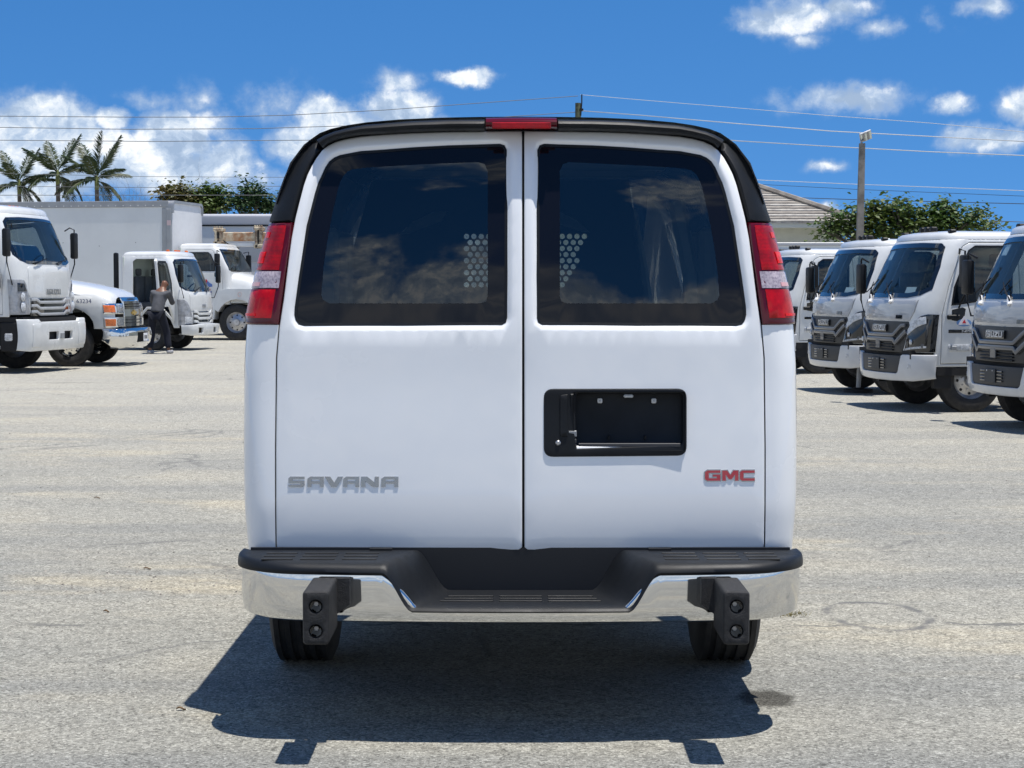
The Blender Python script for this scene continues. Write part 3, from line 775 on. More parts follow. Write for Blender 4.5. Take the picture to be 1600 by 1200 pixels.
c = rp(982, 619, xs - .03); q = MB(); q.box(c, (.03, .035, .012), .004); q.build('plate_light', M_clear, dR)
for px in (952, 1009):
    c = rp(px, 684, xs - .028); q = MB(); q.box(c, (.022, .006, .016), .002); q.build('plate_tab', M_black, dR)
c0, c1 = rp(904, 697), rp(1063, 695); q = MB(); q.bb((xs - .012, c0.y, c0.z - .004), (xs - .001, c1.y, c1.z + .006), .002); q.build('plate_ledge', mat('worn_aluminium', (.045, .045, .05), .6), dR)
HO = rounded([(*vu(874.5, 617), .012), (*vu(887, 616), .002), (*vu(887, 682), .002), (*vu(874.5, 682), .012)])
link('door_handle', patch('door_handle', VS, HO, off=.011, thick=.006, bev=.003, grid=.02, step=.02), M_black, dR)
q = MB(); c = rp(895, 650, xs - .012); q.box(c, (.02, .022, .16), .004); q.build('handle_lever', M_black, dR)
q = MB(); c = rp(894.5, 677.5, xs - .006); q.box(c, (.02, .030, .022), .002); q.build('latch_block', M_grey, dR)
q = MB(); c = rp(895, 689, xs - .002); q.box(c, (.014, .026, .015), .002); q.build('latch_plate', mat('worn_aluminium', (.2, .2, .2)), dR)
q = MB(); c = rp(894, 698, xs - .004); q.box(c, (.02, .032, .022), .002); q.build('latch_block', M_gloss, dR)
c = rp(872, 692, xs + .002); q = MB(); q.lathe([(0, .010), (.006, .010), (.0095, .007), (.0105, 0)], c, 'x', 18); q.build('key_lock', mat('lock_metal', (.42, .42, .43), .3, metal=.8), dR)
q = MB(); q.lathe([(.0105, 0.0), (.0105, .0045), (.0145, .0045), (.017, 0)], rp(872, 692, xs + .002), 'x', 18); q.build('lock_ring', M_black, dR)
# badges
def vfm(a, b, off=0): return VS(a, b, off)
M_badge = mat('badge_chrome', (.36, .36, .36), .22, metal=1, rvar=.08, vscale=20)
bl = [('S', 451, 476), ('A', 480.5, 506), ('V', 507.5, 536), ('A', 536.5, 561.5), ('N', 564.5, 592), ('A', 596, 622.5)]
bdg = None
for ch, xa, xb in bl:
    u0, z0_ = vu(xa, 760.6); u1, z1_ = vu(xb, 744.6)
    letter(ch, vfm, u0, z0_, u1 - u0, z1_ - z0_, M_badge, dL, off=.003, thick=.004, name='badge_letter')
for ch, xa, xb in (('G', 1101.5, 1125.5), ('M', 1128.5, 1153.5), ('C', 1156, 1179)):
    u0, z0_ = vu(xa, 751); u1, z1_ = vu(xb, 735)
    letter(ch, vfm, u0, z0_, u1 - u0, z1_ - z0_, M_badge, dR, off=.002, thick=.004, name='badge_edge', grow=.0038)
    letter(ch, vfm, u0, z0_, u1 - u0, z1_ - z0_, mat('badge_red', (.42, .006, .016), .2, coat=1), dR, off=.0032, thick=.002, name='badge_letter')

# step bumper
BS = Shell([(.30, .31, .955, .24), (.383, .316, .965, .25), (.395, .329, .985, .26), (.435, .333, .995, .26), (.50, .333, .996, .26), (.56, .333, .996, .26), (.62, .333, .996, .26)], bow=.045)
bump = [BS.fu(y, .5) for y in (-.455, -.365, .365, .455)]
b0, b1, b2, b3 = bump; ue = BS.su(-.06, .5)
co = [(-ue, .43), (-ue + .1, .395), (-.9, .386), (0, .386), (.9, .386), (ue - .1, .395), (ue, .43), (ue, .556), (b3 + .02, .556)] \
   + [(lerp(b3 + .015, b2, k / 6), .556 - .110 * (k / 6) ** 1.25) for k in range(1, 6)] + [(b2 - .008, .441), (b1 + .008, .441)] \
   + [(lerp(b1, b0 - .015, k / 6), .446 + .110 * (1 - (1 - k / 6)) ** .8) for k in range(1, 6)] + [(b0 - .02, .556), (-ue, .556)]
def crel(u, z, do, dh):
    return 0
link('chrome_bumper', patch('chrome_bumper', BS, co, thick=.02, bev=.007, grid=.05, step=.025, smooth=60, relief=crel), M_chrome, van)
def S01(v, a, b): t = max(0, min(1, (v - a) / (b - a))); return t * t * (3 - 2 * t)
us = [lerp(-ue, ue, k / 180) for k in range(181)]; rings = []
TOPZ, FLZ = .592, .447
for u in us:
    o_ = Vector(BS(u, .56, .012)); an = Vector((.0, max(-.965, min(.965, o_.y)), 0)); r = []
    for k, (tt, dz) in enumerate([(0, -.02), (.0, .0), (.15, 0), (.35, 0), (.55, 0), (.72, 0), (.84, -.001), (.91, -.004), (.955, -.010), (.985, -.020), (1.0, -.031), (.985, -.040), (.93, -.040)]):
        p = an.lerp(o_, tt); ay = abs(p.y)
        h = lerp(FLZ, TOPZ, S01(ay, lerp(.255, .37, min(1, tt)), lerp(.375, .475, min(1, tt))))
        low = 1 - S01(ay, .37, .475)
        r.append((p.x, p.y, h + dz * lerp(1, .55, low)))
    rings.append(r)
q = MB(); q.add(*loft(rings, closed=False)); pad = q.build('step_pad', M_black, van, smooth=50)
q = MB(); q.bb((-.02, -.97, .40), (-.004, .97, .60)); q.bb((-.2, -.84, .405), (.24, .84, .43)); q.bb((-.06, -.5, .44), (-.02, .5, .60)); q.build('bumper_backing', mat('backing_black', (.010, .011, .014), .5), van)
for y0_, y1_ in ((-.255, -.095), (-.075, .075), (.095, .255)):
    for k, x in enumerate((.13, .18, .23)):
        e = .012 * k; q = MB(); q.bb((x, y0_ - (e if y0_ < -.2 else 0), FLZ - .002), (x + .012, y1_ + (e if y1_ > .2 else 0), FLZ + .004), .0015); q.build('tread_rib', M_black, pad)
for g in (-1, 1):
    for ya, yb in ((.50, .62), (.645, .765), (.79, .90)):
        for k, x in enumerate((.08, .15, .22)):
            q = MB(); q.bb((x, g * ya, TOPZ - .002), (x + .010, g * yb, TOPZ + .003), .0012); q.build('tread_rib', M_black, pad)
# bumper guards
M_guard = mat('guard_rubber', (.010, .010, .011), .6, bump=.5, bscale=260, var=.5, vscale=60, vcol=(.024, .024, .025))
for yc, g in ((-.668, -1), (.70, 1)):
    gd = thing('x', '', '') if False else None
    zb_, zt2 = .372, .548; x1_ = .625; x0_ = .30; hw = .043
    fmf = lambda a, b, off=0, x1_=x1_: (x1_ + off, a, b)
    ol = rounded([(yc - hw, zb_, .014), (yc + hw, zb_, .014), (yc + hw, zt2, .014), (yc - hw, zt2, .014)], 5)
    hz = [lerp(zb_, zt2, .26), lerp(zb_, zt2, .72)]; hy = yc
    hs2 = [[(hy + .019 * cos(k * pi / 8), z + .019 * sin(k * pi / 8)) for k in range(16)] for z in hz]
    gb = link('bumper_guard', patch('bumper_guard', fmf, ol, hs2, thick=.27, bev=.011, grid=.03, step=.012), M_guard, van)
    for z in hz: q = MB(); q.lathe([(.0185, -.001), (.0185, -.06), (0, -.06)], (x1_, hy, z), 'x', 16); q.build('bolt_hole', M_gloss, gb)
    for z in hz:
        q = MB(); q.lathe([(0, .016), (.008, .016), (.0105, .010), (.0105, 0)], (x1_ - .052, hy - .002, z + .002), 'x', 6); q.build('bolt', mat('zinc_bolt', (.45, .45, .46), .4, metal=.5), gb)
    q = MB(); y_in = yc - g * (hw - .012); y_o = yc - g * (hw + .042)
    q.prism([(y_in, .545), (y_o, .545), (y_o, .455), (y_in, .415)], .30, .345, 'x'); q.build('guard_bracket', M_guard, gb)
    q = MB(); q.bb((.31, yc - .012, .35), (.40, yc + .012, .54)); q.build('guard_stem', M_dark, gb)
# wheels, axle and underbody
def tyre(mb, c, R, wd, r_in, groove=4, n=48, tread=True):
    hw = wd / 2; pr = [(r_in, -hw * .86), (r_in + .012, -hw * .93), (lerp(r_in, R, .45), -hw), (lerp(r_in, R, .8), -hw * .97), (R - .012, -hw * .86)]
    step_ = hw * 1.64 / (groove * 2 + 1); y = -hw * .82; pr.append((R - .003, y))
    for k in range(groove * 2 + 1):
        r = R if k % 2 == 0 else R - .009
        pr += [(r, y + .0012), (r, y + step_ - .0012)]; y += step_
    pr += [(R - .003, hw * .82), (R - .012, hw * .86), (lerp(r_in, R, .8), hw * .97), (lerp(r_in, R, .45), hw), (r_in + .012, hw * .93), (r_in, hw * .86)]
    mb.lathe(pr, c, 'y', n)
NUTS = {}
def wheel(parent, c, R, wd, rim, hub_side, simple=False, matr=None):
    q = MB(); tyre(q, (0, 0, 0), R, wd, rim, 4 if not simple else 2); t_ = q.build('tyre', M_rubber, parent, loc=c, smooth=30)
    g = hub_side; hw = wd / 2; q = MB()
    q.lathe([(rim + .004, g * hw * .90), (rim, g * hw * .80), (rim * .93, g * hw * .62), (rim * .82, g * hw * .30), (rim * .55, g * hw * .42), (rim * .42, g * hw * .62), (rim * .36, g * hw * .66), (rim * .34, g * hw * .95), (rim * .30, g * (hw * .95 + .02)), (0, g * (hw * .95 + .025))], (0, 0, 0), 'y', 32)
    q.lathe([(rim, -g * hw * .9), (rim * .9, -g * hw * .3), (rim * .8, g * hw * .25)], (0, 0, 0), 'y', 32)
    r_ = q.build('rim', matr or M_steel, t_, smooth=40)
    if simple: return t_
    key = (round(rim, 3), g)
    if key not in NUTS:
        q = MB(); q.lathe([(0, g * .016), (.011, g * .014), (.012, 0)], (0, 0, 0), 'y', 6); n_ = q.mesh('wheel_nut'); n_.materials.append(M_steel)
        q = MB(); q.lathe([(0, g * .004), (rim * .075, g * .004), (rim * .085, 0)], (0, 0, 0), 'y', 10); h_ = q.mesh('wheel_hole'); h_.materials.append(M_dark); NUTS[key] = (n_, h_)
    for k in range(8):
        a = k * pi / 4; link('wheel_hole', NUTS[key][1], None, t_, (rim * .70 * cos(a), g * hw * .372, rim * .70 * sin(a)))
        a += .3; link('wheel_nut', NUTS[key][0], None, t_, (rim * .5 * cos(a), g * hw * .50, rim * .5 * sin(a)))
    return t_
for g in (-1, 1):
    wheel(van, (-1.10, g * .872 - .018, .375), .405, .25, .205, g)
    wheel(van, (-4.5, g * .86, .375), .405, .25, .205, g)
q = MB()
q.tube([(-1.10, -.8, .39), (-1.10, .8, .39)], .045, 10); q.lathe([(0, -.15), (.10, -.12), (.145, 0), (.10, .12), (0, .15)], (-1.08, 0, .39), 'y', 16)
for g in (-1, 1):
    q.bb((-5.2, g * .46, .48), (.02, g * .54, .60)); q.bb((-2.0, g * .50, .33), (-.3, g * .57, .36)); q.tube([(-1.0, g * .6, .36), (-.85, g * .58, .62)], .03, 8)
q.tube([(-3.2, .35, .36), (-1.7, .40, .36), (-1.3, .5, .48), (-.9, .75, .46), (-.45, .92, .40), (-.33, .96, .385)], .03, 10)
q.bb((-5.3, -.93, .44), (-.05, .93, .46)); q.bb((-3.0, -.35, .28), (-1.9, .3, .46), .03)
q.bb((-.28, -.3, .40), (-.16, .3, .56), .02)
for g in (-1, 1): q.bb((-.45, g * .6, .42), (-.012, g * .955, .56)); q.bb((-.02, g * .80, .44), (.10, g * .965, .57))  # filler boxes added to stop sun leaking past the bumper ends
q.build('underbody', M_dark, van)

# ------------------------------------------------------------------ the trucks
def ell(cx, cy, rx, ry, n=12): return [(cx + rx * cos(2 * pi * k / n), cy + ry * sin(2 * pi * k / n)) for k in range(n)]
def cab(root, P):
    """a cab-over cab built on a shell; P: tab, bow, zt, xb, bottom (side points front to back), wind (front/side points),
    swin, door (side points), roof steps, paint"""
    S = Shell(P['tab'], P.get('bow', .05)); paint = P['paint']; xb = P['xb']; zt = P['zt']; xs_ = P.get('skip', ())
    bot = P['bottom']
    ol = [('s', x, z, -1) for x, z in bot[::-1]] + [('f', -.5, bot[0][1]), ('f', .5, bot[0][1])] + [('s', x, z, 1) for x, z in bot]
    o = S.poly(ol)[:-1] if False else S.poly(ol[:], .08)
    # the closing run from the last + point to the first - point goes over the top
    k = len(o)
    up = [(S.su(xb, lerp(bot[-1][1], zt, i / 8), 1), lerp(bot[-1][1], zt, i / 8)) for i in range(1, 9)]
    dn = [(S.su(xb, lerp(zt, bot[-1][1], i / 8), -1), lerp(zt, bot[-1][1], i / 8)) for i in range(0, 8)]
    # trim the poly's own closing samples
    last = (S.su(*bot[-1], 1), bot[-1][1])
    while math.dist(o[-1], last) > 1e-4: o.pop()
    o = o + up + dn
    wind = S.poly(P['wind'], .06)
    hol = [wind]; sw = {}; dr = {}
    for g in (-1, 1):
        d_ = S.poly([('s', x, z, g) for x, z in P['door']], .08); w_ = S.poly([('s', x, z, g) for x, z in P['swin']], .08)
        hol.append(inset(d_, 0)); sw[g] = w_; dr[g] = d_
    ext = [S.poly(h, .05) for h in P.get('holes', [])]
    uu = S.fu(.97 * S.par(1.2)[1], 1.2) + .25
    body = link('cab_body', patch('cab_body', S, o, hol + ext, thick=.03, bev=.008, grid=.10, step=.06, smooth=45, back=True, dense=None, hr=(.02, .05)), paint, root)
    link('windscreen', patch('windscreen', S, inset(wind, .004), off=-.006, thick=0, bev=0, grid=.10, step=.06), P.get('glass', G_wind), root)
    # black border of the windscreen, 3 cm wide
    wi = inset(wind, P.get('frit', .03))
    link('windscreen_seal', patch('windscreen_seal', S, inset(wind, -.004), [wi], off=.004, thick=.004, bev=0, grid=.3, step=.05), M_gloss, root)
    for g in (-1, 1):
        if (g, 'door') in xs_: continue
        D = link('cab_door', patch('cab_door', S, inset(dr[g], .008), [sw[g]], off=.004, thick=.025, bev=.007, grid=.10, step=.06, smooth=45, back=True), P.get('doorpaint', paint), root)
        link('side_window', patch('side_window', S, sw[g], off=-.004, thick=0, bev=0, grid=.2), G_side, D)
        link('window_seal', patch('window_seal', S, inset(sw[g], -.012), [inset(sw[g], .014)], off=.008, thick=.004, bev=0, grid=.4), M_black, D)
        hx, hz = P['handle']; c = Vector(S(S.su(hx, hz, g), hz, .012)); q = MB(); q.box(c, (.17, .03, .06), .012); q.build('door_handle', M_black, D)
    # roof
    U = S.su(xb, zt, 1); cont = [S(lerp(-U, U, k / 60), zt) for k in range(61)]
    cx = (P['tab'][-1][1] + xb) / 2; rings = []
    for sc, dz in P['roof']: rings.append([(cx + (p[0] - cx) * sc, p[1] * sc, zt + dz) for p in cont])
    q = MB(); q.add(*loft(rings, cap1=True)); q.build('cab_roof', paint, root, smooth=50)
    # back wall and lining
    W = S.par(1.4)[1]; zb = bot[-1][1]
    q = MB(); q.bb((xb - .02, -W + .01, zb), (xb + .012, W - .01, zt + .002)); q.build('cab_back', paint, root)
    q = MB(); q.bb((xb + .016, -W + .05, zb + .3), (xb + .03, W - .05, zt - .03)); q.build('cab_lining', P.get('lining', M_cream), root)
    zf = P['floor']
    F0 = S.par(P['dash'])[0]
    q = MB(); q.bb((xb + .04, -W + .04, zf - .05), (F0 - .12, W - .04, zf)); q.build('cab_floor', M_int, root)
    q = MB(); q.prism([(F0 - .30, P['dash'] - .04), (F0 - .52, P['dash'] + .02), (F0 - .6, P['dash'] - .10), (F0 - .52, zf), (F0 - .32, zf)], -W + .16, W - .16); q.build('dashboard', M_int, root)
    sx = xb + .36
    for y in (-.5, .5) + ((0,) if P.get('mid', 1) else ()):
        q = MB(); q.box((sx + .12, y, P['dash'] - .30), (.5, .46, .16), .05, seg=2); q.box((sx - .12, y, P['dash'] + .08), (.14, .44, .68), .05, seg=2)
        if y: q.box((sx - .13, y, P['dash'] + .52), (.10, .24, .18), .04, seg=2)
        q.build('seat', M_int, root)
    q = MB(); R = .21; c = Vector((F0 - .52, .5, P['dash'] + .06)); T = Matrix.Rotation(radians(-58), 3, 'Y')
    q.tube([c + T @ Vector((R * cos(a * pi / 10), R * sin(a * pi / 10), 0)) for a in range(21)], .014, 6, cap=False)
    q.tube([c + T @ Vector((0, -R, 0)), c + T @ Vector((0, R, 0))], .012, 5); q.build('steering_wheel', M_gloss, root)
    return S, sw, dr
def strip(S, pts, hw, off, th, name, m, parent, fu=True):
    "bar that follows a front polyline of (y, z)"
    L = dens(pts, .06, False); up = []; dn = []
    for i, p in enumerate(L):
        a = Vector(L[max(0, i - 1)]); b = Vector(L[min(len(L) - 1, i + 1)]); t = (b - a).normalized()
        up.append((p[0] - t.y * hw, p[1] + t.x * hw)); dn.append((p[0] + t.y * hw, p[1] - t.x * hw))
    vs = []; 
    for (a, b) in zip(up, dn):
        ua, ub = S.fu(*a), S.fu(*b)
        vs += [S(ua, a[1], off - th), S(ua, a[1], off - .004), S(lerp(ua, ub, .25), lerp(a[1], b[1], .25), off), S(lerp(ua, ub, .75), lerp(a[1], b[1], .75), off), S(ub, b[1], off - .004), S(ub, b[1], off - th)]
    q = MB(); rg = [vs[i * 6:i * 6 + 6] for i in range(len(L))]; q.add(*loft(rg, cap0=True, cap1=True)); return q.build(name, m, parent, smooth=30)
def rect(S, y0, y1, z0, z1, r=.01): return [(S.fu(p[0], p[1]), p[1]) for p in dens(rounded([(y0, z0, r), (y1, z0, r), (y1, z1, r), (y0, z1, r)], 3), .06)]
def srect(S, x0, x1, z0, z1, g, r=.01): return [(S.su(p[0], p[1], g), p[1]) for p in dens(rounded([(x0, z0, r), (x1, z0, r), (x1, z1, r), (x0, z1, r)], 3), .06)]
def word(S, txt, yc, zc, ht, wd, m, parent, off, gap=.18, thick=.008):
    n = len(txt); ws = [(.45 if c == 'I' else 1) for c in txt]; tot = sum(ws) + gap * (n - 1); k = wd / tot; x = yc - wd / 2
    for c, w_ in zip(txt, ws):
        x0 = x - (.27 * k if c == 'I' else 0)
        letter(c, lambda a, b, off_=0: S(S.fu(a, b), b, off_), x0, zc - ht / 2, k * 1.0, ht, m, parent, off=off, thick=thick, name='letter'); x += (w_ + gap) * k
def wiper(S, root, y0, z0, y1, z1, chrome=True):
    a = Vector(S(S.fu(y0, z0), z0, .03)); b = Vector(S(S.fu(y1, z1), z1, .03)); d = b - a
    q = MB(); q.tube([a, a + d * .55 + Vector((.012, 0, 0)), b], [.012, .009, .005], 5)
    e = Vector(S(S.fu(y1 - .05, z1 - .28), max(z1 - .28, z0 + .01), .022)); f = Vector(S(S.fu(y1 + .12, z1 + .14), z1 + .14, .022))
    w_ = q.build('wiper', M_black, root)
    q = MB(); q.tube([a.lerp(b, .45) + Vector((.0, -.18, -.02)), b + Vector((0, .18, .03))], .008, 4); q.build('wiper_blade', M_black, w_)
    if chrome:
        q = MB(); q.tube([a + Vector((0, .0, -.05)), a + d * .22], [.03, .014], 8); q.build('wiper_pivot', mat('bright_white', (.8, .8, .8), .2), w_)
def mirror(root, S, x, z, g, W, drop=.55, reach=.27, h=.40, arm=True):
    y = g * (W + reach); q = MB()
    q.box((x, y, z), (.09, .19, h), .03, seg=2); mm = q.build('mirror', M_black, root)
    q = MB(); q.box((x - .047, y, z), (.004, .16, h - .05), .0); q.build('mirror_glass', mat('mirror_silver', (.6, .6, .6), .03, metal=1), mm)
    q = MB(); q.tube([(x - .05, g * (W - .02), z + h * .55), (x, g * (W + .10), z + h * .68), (x, y, z + h * .62), (x, y, z - h * .7), (x - .02, g * (W + .06), z - drop), (x - .06, g * (W - .02), z - drop)], .012, 6); q.build('mirror_arm', M_black, mm)
    return mm
def chassis(root, L, R=.40, wd=.22, fa=-.9, ra=-3.9, half=.82, hz=.62, matr=None, rearw=True):
    q = MB()
    for g in (-1, 1): q.bb((-L, g * .38, hz), (-.35, g * .45, hz + .18))
    for x in (fa + .5, -2.2, -3.0, ra, -L + .3): q.bb((x - .05, -.38, hz + .02), (x + .05, .38, hz + .14))
    q.tube([(fa, -half, R), (fa, half, R)], .05, 8); q.tube([(ra, -half, R), (ra, half, R)], .07, 8)
    q.bb((-1.9, -.3, .45), (-.4, .3, 1.05), .04); q.bb((-.5, -.66, .42), (-.2, .66, .62))
    q.build('frame', M_dark, root)
    q = MB(); q.bb((-2.9, .48, .42), (-2.0, .88, .85), .06, seg=2); q.build('fuel_tank', M_black, root)
    q = MB(); q.bb((-2.8, -.85, .45), (-2.2, -.48, .85), .03); q.build('battery_box', M_black, root)
    for g in (-1, 1):
        wheel(root, (fa, g * half, R), R, wd, R * .58, g, matr=matr)
        if rearw:
            wheel(root, (ra, g * (half - .02), R), R, wd, R * .58, g, matr=matr); wheel(root, (ra, g * (half - .28), R), R, wd, R * .58, g, simple=True, matr=matr)

# ---- the grey-faced trucks in the row on the right
def row_truck(name, label, loc, rz, sticker=None, kind=0):
    root = thing(name, label, 'truck', loc, rz, 'white cab-over trucks parked in a row')
    P = dict(tab=[(.40, -.10, .95, .22), (.70, -.07, .97, .24), (1.0, -.075, .985, .26), (1.3, -.095, .99, .27), (1.42, -.13, .985, .27), (1.6, -.20, .97, .27), (1.85, -.31, .945, .27), (2.05, -.41, .915, .27), (2.12, -.45, .90, .27), (2.16, -.48, .885, .27)],
             bow=.09, zt=2.14, xb=-1.62, paint=M_truck, floor=.85, dash=1.36, bottom=[(-.34, .74), (-.36, .55), (-.5, .55), (-.62, .78), (-.9, .92), (-1.18, .78), (-1.3, .60), (-1.62, .60)],
             wind=[('f', -.6, 1.42), ('f', .6, 1.42), ('f', .84, 1.45), ('s', -.50, 1.53, 1) if False else ('f', .93, 1.52), ('f', .90, 1.8), ('f', .84, 2.04), ('f', .78, 2.085), ('f', .4, 2.10), ('f', -.4, 2.10), ('f', -.78, 2.085), ('f', -.84, 2.04), ('f', -.90, 1.8), ('f', -.93, 1.52), ('f', -.84, 1.45)],
             door=[(-.47, .60), (-1.48, .60), (-1.50, 1.4), (-1.48, 2.10), (-.86, 2.10), (-.74, 2.05), (-.56, 1.55), (-.47, 1.2)] if True else None,
             swin=[(-.60, 1.33), (-1.38, 1.44), (-1.40, 2.0), (-1.30, 2.05), (-.92, 2.05), (-.84, 2.0), (-.64, 1.55)], handle=(-.62, 1.18),
             roof=[(1, 0), (.99, .03), (.965, .062), (.90, .088), (.7, .108), (.3, .118)], frit=.055, mid=1)
    P['door'] = [(-.47, .60), (-.60, .66), (-.66, .84), (-.9, .97), (-1.14, .84), (-1.22, .66), (-1.48, .62), (-1.50, 1.4), (-1.48, 2.10), (-.86, 2.10), (-.76, 2.05), (-.56, 1.55), (-.47, 1.2)]
    P['bottom'] = [(-.34, .74), (-.36, .57), (-.56, .57), (-.64, .80), (-.9, .93), (-1.16, .80), (-1.26, .58), (-1.62, .58)]
    P['door'] = [(-.47, .62), (-.575, .62), (-.66, .85), (-.9, .965), (-1.14, .85), (-1.225, .64), (-1.48, .62), (-1.50, 1.4), (-1.48, 2.10), (-.86, 2.10), (-.76, 2.05), (-.56, 1.55), (-.47, 1.2)]
    # here the axle sits under the door's rear edge and the door foot is straight
    P['bottom'] = [(-.34, .74), (-.36, .565), (-1.62, .565)]
    P['door'] = [(-.47, .60), (-1.48, .60), (-1.50, 1.4), (-1.48, 2.10), (-.86, 2.10), (-.76, 2.05), (-.56, 1.55), (-.47, 1.2)]
    S, sw, dr = cab(root, P)
    M_face = mat('silver_grey_panel', (.40, .41, .42), .22, coat=1, var=.12, vscale=2)
    # forehead panel
    fp = [(S.fu(y, z), z) for y, z in dens([(-.74, 1.13), (.74, 1.13), (.82, 1.25), (.84, 1.39), (.3, 1.385), (-.3, 1.385), (-.84, 1.39), (-.82, 1.25)], .06)]
    link('front_panel', patch('front_panel', S, fp, off=.010, thick=.012, bev=.006, grid=.08, step=.05), M_face, root)
    gp = [(S.fu(y, z), z) for y, z in dens([(-.60, .735), (.60, .735), (.64, .80), (.74, 1.08), (.72, 1.122), (-.72, 1.122), (-.74, 1.08), (-.64, .80)], .06)]
    gb = link('grille', patch('grille', S, gp, off=.006, thick=.012, bev=.004, grid=.08, step=.05), mat('grille_black', (.016, .017, .019), .4), root)
    Mg = mat('grille_grey', (.085, .09, .10), .3, coat=.6)
    strip(S, [(-.68, 1.075), (-.60, 1.07), (-.42, .955), (-.40, .95), (.40, .95), (.42, .955), (.60, 1.07), (.68, 1.075)], .022, .036, .03, 'grille_bar', Mg, gb)
    strip(S, [(-.70, 1.00), (-.47, .85), (-.42, .895), (.42, .895), (.47, .85), (.70, 1.00)], .024, .040, .034, 'grille_bar', Mg, gb)
    for z in (.92, .865, .83, .795, .76):
        strip(S, [(-.36 if z > .9 else -.40, z), (.36 if z > .9 else .40, z)], .010, .026, .02, 'grille_slat', M_black, gb)
    q = MB(); q.box(Vector(S(0, .83, .03)), (.02, .13, .11), .006); q.build('radar_cover', Mg, gb)
    strip(S, [(-.16 - .06, 1.035), (.22, 1.035)], .045, .030, .02, 'badge_plate', M_gloss, gb)
    word(S, 'ISUZU', 0, 1.035, .062, .40, mat('badge_silver', (.62, .62, .63), .25, metal=.7), gb, .040)
    bdg = rect(S, .44, .58, 1.155, 1.20, .004); link('badge', patch('badge', S, bdg, off=.018, thick=.006, bev=0, grid=.1), M_gloss, root)
    # headlamps
    for g in (-1, 1):
        hl = [(S.fu(y, z), z) for y, z in dens([(.655, .745), (.70, .93), (.79, 1.09), (.90, 1.19), (.955, 1.215)], .05, False)] + [(S.su(-.36, 1.21), 1.21), (S.su(-.375, .95), .95), (S.su(-.37, .745), .745)]
        hl = [(g * a, b) for a, b in hl]
        H = link('headlamp', patch('headlamp', S, hl, off=.012, thick=.014, bev=.006, grid=.06, step=.04), M_gloss, root)
        lp = [(.70, .985), (.79, 1.105), (.90, 1.175), (.945, 1.185), (.95, 1.10), (.88, 1.06), (.80, 1.0), (.73, .955)]
        link('lamp_lens', patch('lamp_lens', S, [(g * S.fu(y, z), z) for y, z in dens(lp, .04)], off=.018, thick=.005, bev=.003, grid=.04), M_clear, H)
        lp = [(.69, .765), (.95, .80), (.95, .825), (.69, .79)]
        link('lamp_strip', patch('lamp_strip', S, [(g * S.fu(y, z), z) for y, z in dens(lp, .04)], off=.018, thick=.005, bev=.002, grid=.04), M_clear, H)
        q = MB(); c = Vector(S(g * S.fu(.80, .87), .87, .012)); q.lathe([(0, .02), (.03, .016), (.034, 0)], c, 'x', 12); q.build('lamp_bulb', M_clear, H)
    # bumper
    B = Shell([(.34, -.06, .93, .24), (.40, -.025, .97, .26), (.50, .0, .99, .28), (.74, .0, 1.0, .28)], bow=.10)
    bo = [(B.su(-.42, .42, -1), .42)] + [(B.fu(y, z), z) for y, z in ((-.85, .385), (-.4, .375), (.4, .375), (.85, .385))] + [(B.su(-.42, .42), .42), (B.su(-.42, .715), .715), (B.fu(.70, .715), .715), (B.fu(.665, .70), .70), (B.fu(.60, .50), .50), (B.fu(.56, .475), .475), (B.fu(-.56, .475), .475), (B.fu(-.60, .50), .50), (B.fu(-.665, .70), .70), (B.fu(-.70, .715), .715), (B.su(-.42, .715, -1), .715)]
    bp = link('bumper', patch('bumper', B, bo, thick=.03, bev=.014, grid=.07, step=.05), mat('bumper_grey_white', (.56, .57, .58), .35, coat=.6, var=.06), root)
    bi = [(B.fu(y, z), z) for y, z in dens([(-.655, .695), (-.60, .51), (-.55, .48), (.55, .48), (.60, .51), (.655, .695)], .06)]
    bk = link('bumper_insert', patch('bumper_insert', B, bi, off=-.02, thick=.012, bev=.006, grid=.08), mat('insert_black', (.03, .032, .035), .5), bp)
    for y0_, y1_ in ((-.27, -.15), (.15, .27)):
        for z in (.53, .565, .60, .635): q = MB(); c = Vector(B((y0_ + y1_) / 2, z, -.012)); q.box(c, (.012, .12, .018), .003); q.build('vent_slot', M_gloss, bk)
    q = MB(); q.box(Vector(B(0, .585, -.008)), (.012, .26, .15), .004); q.build('plate_holder', mat('insert_black', (0, 0, 0)), bk)
    for y in (-.07, .07): q = MB(); q.lathe([(0, .006), (.009, .004), (.009, 0)], Vector(B(y, .64, -.002)), 'x', 8); q.build('plate_screw', M_clear, bk)
    for g in (-1, 1):
        link('tow_cover', patch('tow_cover', B, [(g * B.fu(a, b), b) for a, b in ell(.83, .565, .03, .03)], off=.004, thick=.004, bev=.002, grid=.1), M_clear, bp)
    q = MB(); q.bb((-.30, -.86, .66), (-.12, .86, .76)); q.build('bumper_gap', M_dark, root)
    # door furniture
    for g in (-1, 1):
        D = [c for c in root.children if c.name.startswith('cab_door')][0 if g < 0 else 1]
        link('marker_lamp', patch('marker_lamp', S, srect(S, -.56, -.86, .76, .84, g, .02), off=.014, thick=.014, bev=.006, grid=.1), M_clear, D)
        q = MB(); c = Vector(S(S.su(-.63, .8, g), .8, .02)); q.box(c, (.08, .01, .045), .004); q.build('marker_bulb', M_grey, D)
        link('name_strip', patch('name_strip', S, srect(S, -.56, -1.05, .985, 1.025, g, .003), off=.008, thick=.004, bev=0, grid=.1), M_gloss, D)
        text_obj('NPR', .042, M_clear, D, S(S.su(-.80, 1.005, g), 1.005, .011), (pi / 2, 0, pi if g > 0 else 0), sx=1.8)
